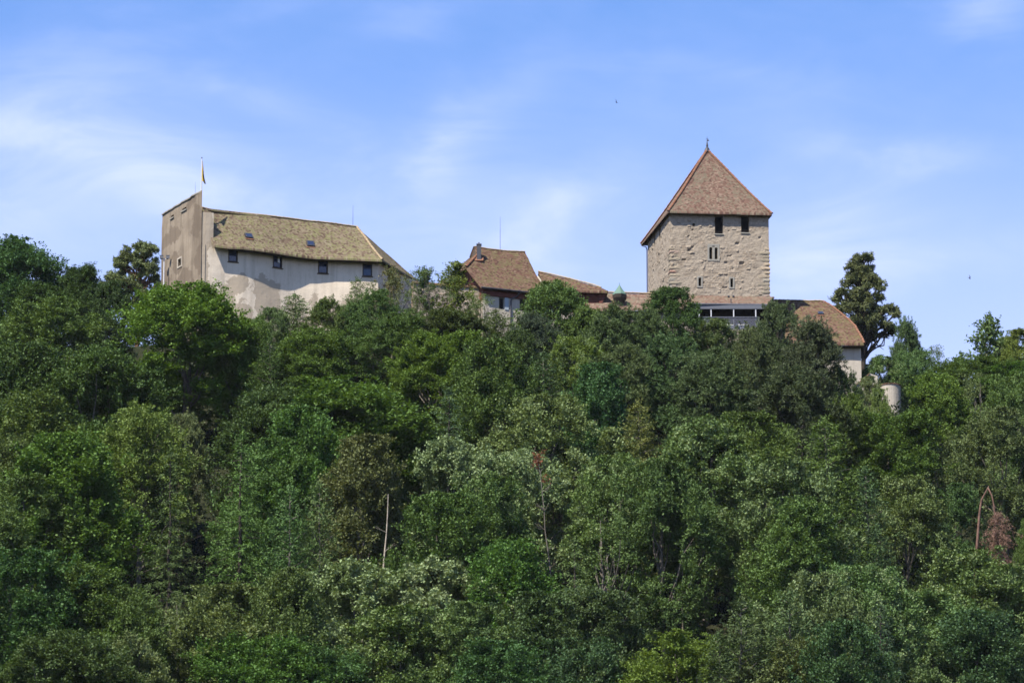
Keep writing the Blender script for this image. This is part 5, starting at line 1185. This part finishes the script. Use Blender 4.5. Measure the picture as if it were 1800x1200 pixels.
# broken pine: a reddish trunk snapped near the top, the brown head hanging down
lo, hi = 380.0, 569.0; HB = 17.0
for _ in range(40):
    Y = (lo + hi) / 2; p = atY(1738, 852, Y)
    if ground(p.x, Y) + HB > p.z: hi = Y
    else: lo = Y
p = atY(1738, 852, Y); rng = random.Random(4); r = np.random.default_rng(4); mb = MB()
bt = thing('broken_pine', 'snapped pine with reddish trunk and its dead brown head hanging down', 'tree', (p.x, Y, ground(p.x, Y)), GRP)
mb.tube([V(q) for q in ((-1.9, 0, -.5), (-1.55, 0, 6), (-1.2, 0, 11), (-.9, 0, 14.2), (-.68, 0, 15.6), (-.25, 0, 16.4), (.0, 0, 16.9))], [.16, .15, .13, .11, .09, .07, .03], 8)
mb.tube([V(q) for q in ((-.05, 0, 16.7), (.25, -.05, 16.0), (.42, -.1, 15.0), (.45, -.1, 13.8), (.55, -.1, 12.5), (.7, -.1, 11.0))], [.07, .065, .06, .05, .04, .02], 7)
B, D = [], []
for k in range(85):
    z = 14.6 - 4.4 * (k / 46) ** .9; a = rng.uniform(0, 6.283); l = rng.uniform(.4, 1.0) * (1.9 if 11 < z < 13.6 else 1.1); b0 = V((.45 + (14 - z) * .05, -.1, z)); e = b0 + V((math.cos(a) * l + .25, math.sin(a) * l * .8, -rng.uniform(.3, 1.2) * l * .7))
    q = limb(mb, b0, e, .035, .01, rng, .3, 4, 4)
    for w_ in q[1:]:
        for _ in range(3): B.append(np.array(w_) + r.normal(0, .12, 3)); D.append(unit(np.array([math.cos(a) * .4, math.sin(a) * .3, -.9]) + r.normal(0, .3, 3)))
for k in range(16): z = rng.uniform(4, 16); q = V((lerp(-1.65, -.4, z / 16.5), 0, z)); limb(mb, q, q + V((rng.uniform(-.7, .7), rng.uniform(-.4, .2), rng.uniform(-.5, .2))), .025, .006, rng, .3, 3, 4)
a = mb.build('trunk', M['bark'], None, smooth=True, weld=True); a.parent = bt; a.color = (.165, .098, .074, 1)
cm = leaf_mesh('dead_needles', [sprays(r, np.array(B), np.array(D), .4, 12, .16, .04, .1, .07)], M['needle']); b = bpy.data.objects.new('crown', cm); link(b, bt); b.color = (.20, .12, .088, 1)
# ---- undergrowth on the slope
r = np.random.default_rng(99); B = []
for _ in range(8000):
    x, y = r.uniform(-66, 66), r.uniform(425, 573); z = ground(x, y); B.append((x, y, z + r.uniform(.1, 1.6)))
B = np.array(B); B = np.repeat(B, 3, 0) + r.normal(0, .5, (len(B) * 3, 3)) * np.array([1, 1, .6]); D = unit(r.normal(0, 1, B.shape) + np.array([0, 0, .7]))
ug = bpy.data.objects.new('undergrowth', leaf_mesh('undergrowth', [sprays(r, B, D, .8, 9, .3, .2, .6, .2)], M['leaf'])); link(ug); ug['kind'] = 'stuff'; ug.color = (.013, .026, .009, 1)  # very dark leaf colour paints in the shade between the crowns
tag(ug, 'low leafy undergrowth, coloured dark as shade, covering the slope between the trees', 'undergrowth')
# ---- two birds far up in the sky
def bird(px, py, Y, lab, ang):
    p = atY(px, py, Y); t_ = thing('bird', lab, 'bird', p, 'birds in the sky'); t_.scale = (.75,) * 3; mb = MB()
    mb.tube([V(q) for q in ((-.16, 0, 0), (-.10, 0, .01), (0, 0, .02), (.09, 0, .02), (.14, 0, .03), (.17, 0, .025))], [.008, .03, .045, .04, .03, .006], 8)
    mb.poly([(-.12, 0, .01), (-.27, .05, .015), (-.22, 0, .012), (-.27, -.05, .015)])
    o = mb.build('body', M['feather'], None, smooth=True, weld=True); o.parent = t_
    for s in (-1, 1):
        mb = MB(); mb.prism([(.07, s * .03, .03), (.09, s * .14, .10), (.0, s * .30, .13), (-.13, s * .43, .11), (-.04, s * .24, .11), (-.03, s * .03, .03)], .012); w_ = mb.build('wing', M['feather'], None); w_.parent = t_
    t_.rotation_euler = (R(60), R(20), ang)
bird(1083, 180, 480, 'tiny dark bird high in the sky left of the keep\'s spire', 1.2); bird(1704, 489, 480, 'tiny dark bird low in the sky near the right edge', .5)

# ---- the air between the camera and the hill: thin and even
hz = MB(); hz.box((-9050, -3050, -1.5), (9050, 9050, 207)); nm = NT('thin_haze'); nm.n.remove(nm.b)
pv = nm.node('ShaderNodeVolumePrincipled'); pv.inputs['Density'].default_value = 0.000013; pv.inputs['Color'].default_value = (0.86, 0.91, 1.0, 1); pv.inputs['Anisotropy'].default_value = 0.0
nm.t.links.new(pv.outputs[0], nm.out.inputs['Volume']); ho = hz.build('haze', nm.m); ho['kind'] = 'stuff'; tag(ho, 'thin bluish haze over the whole valley', 'haze')
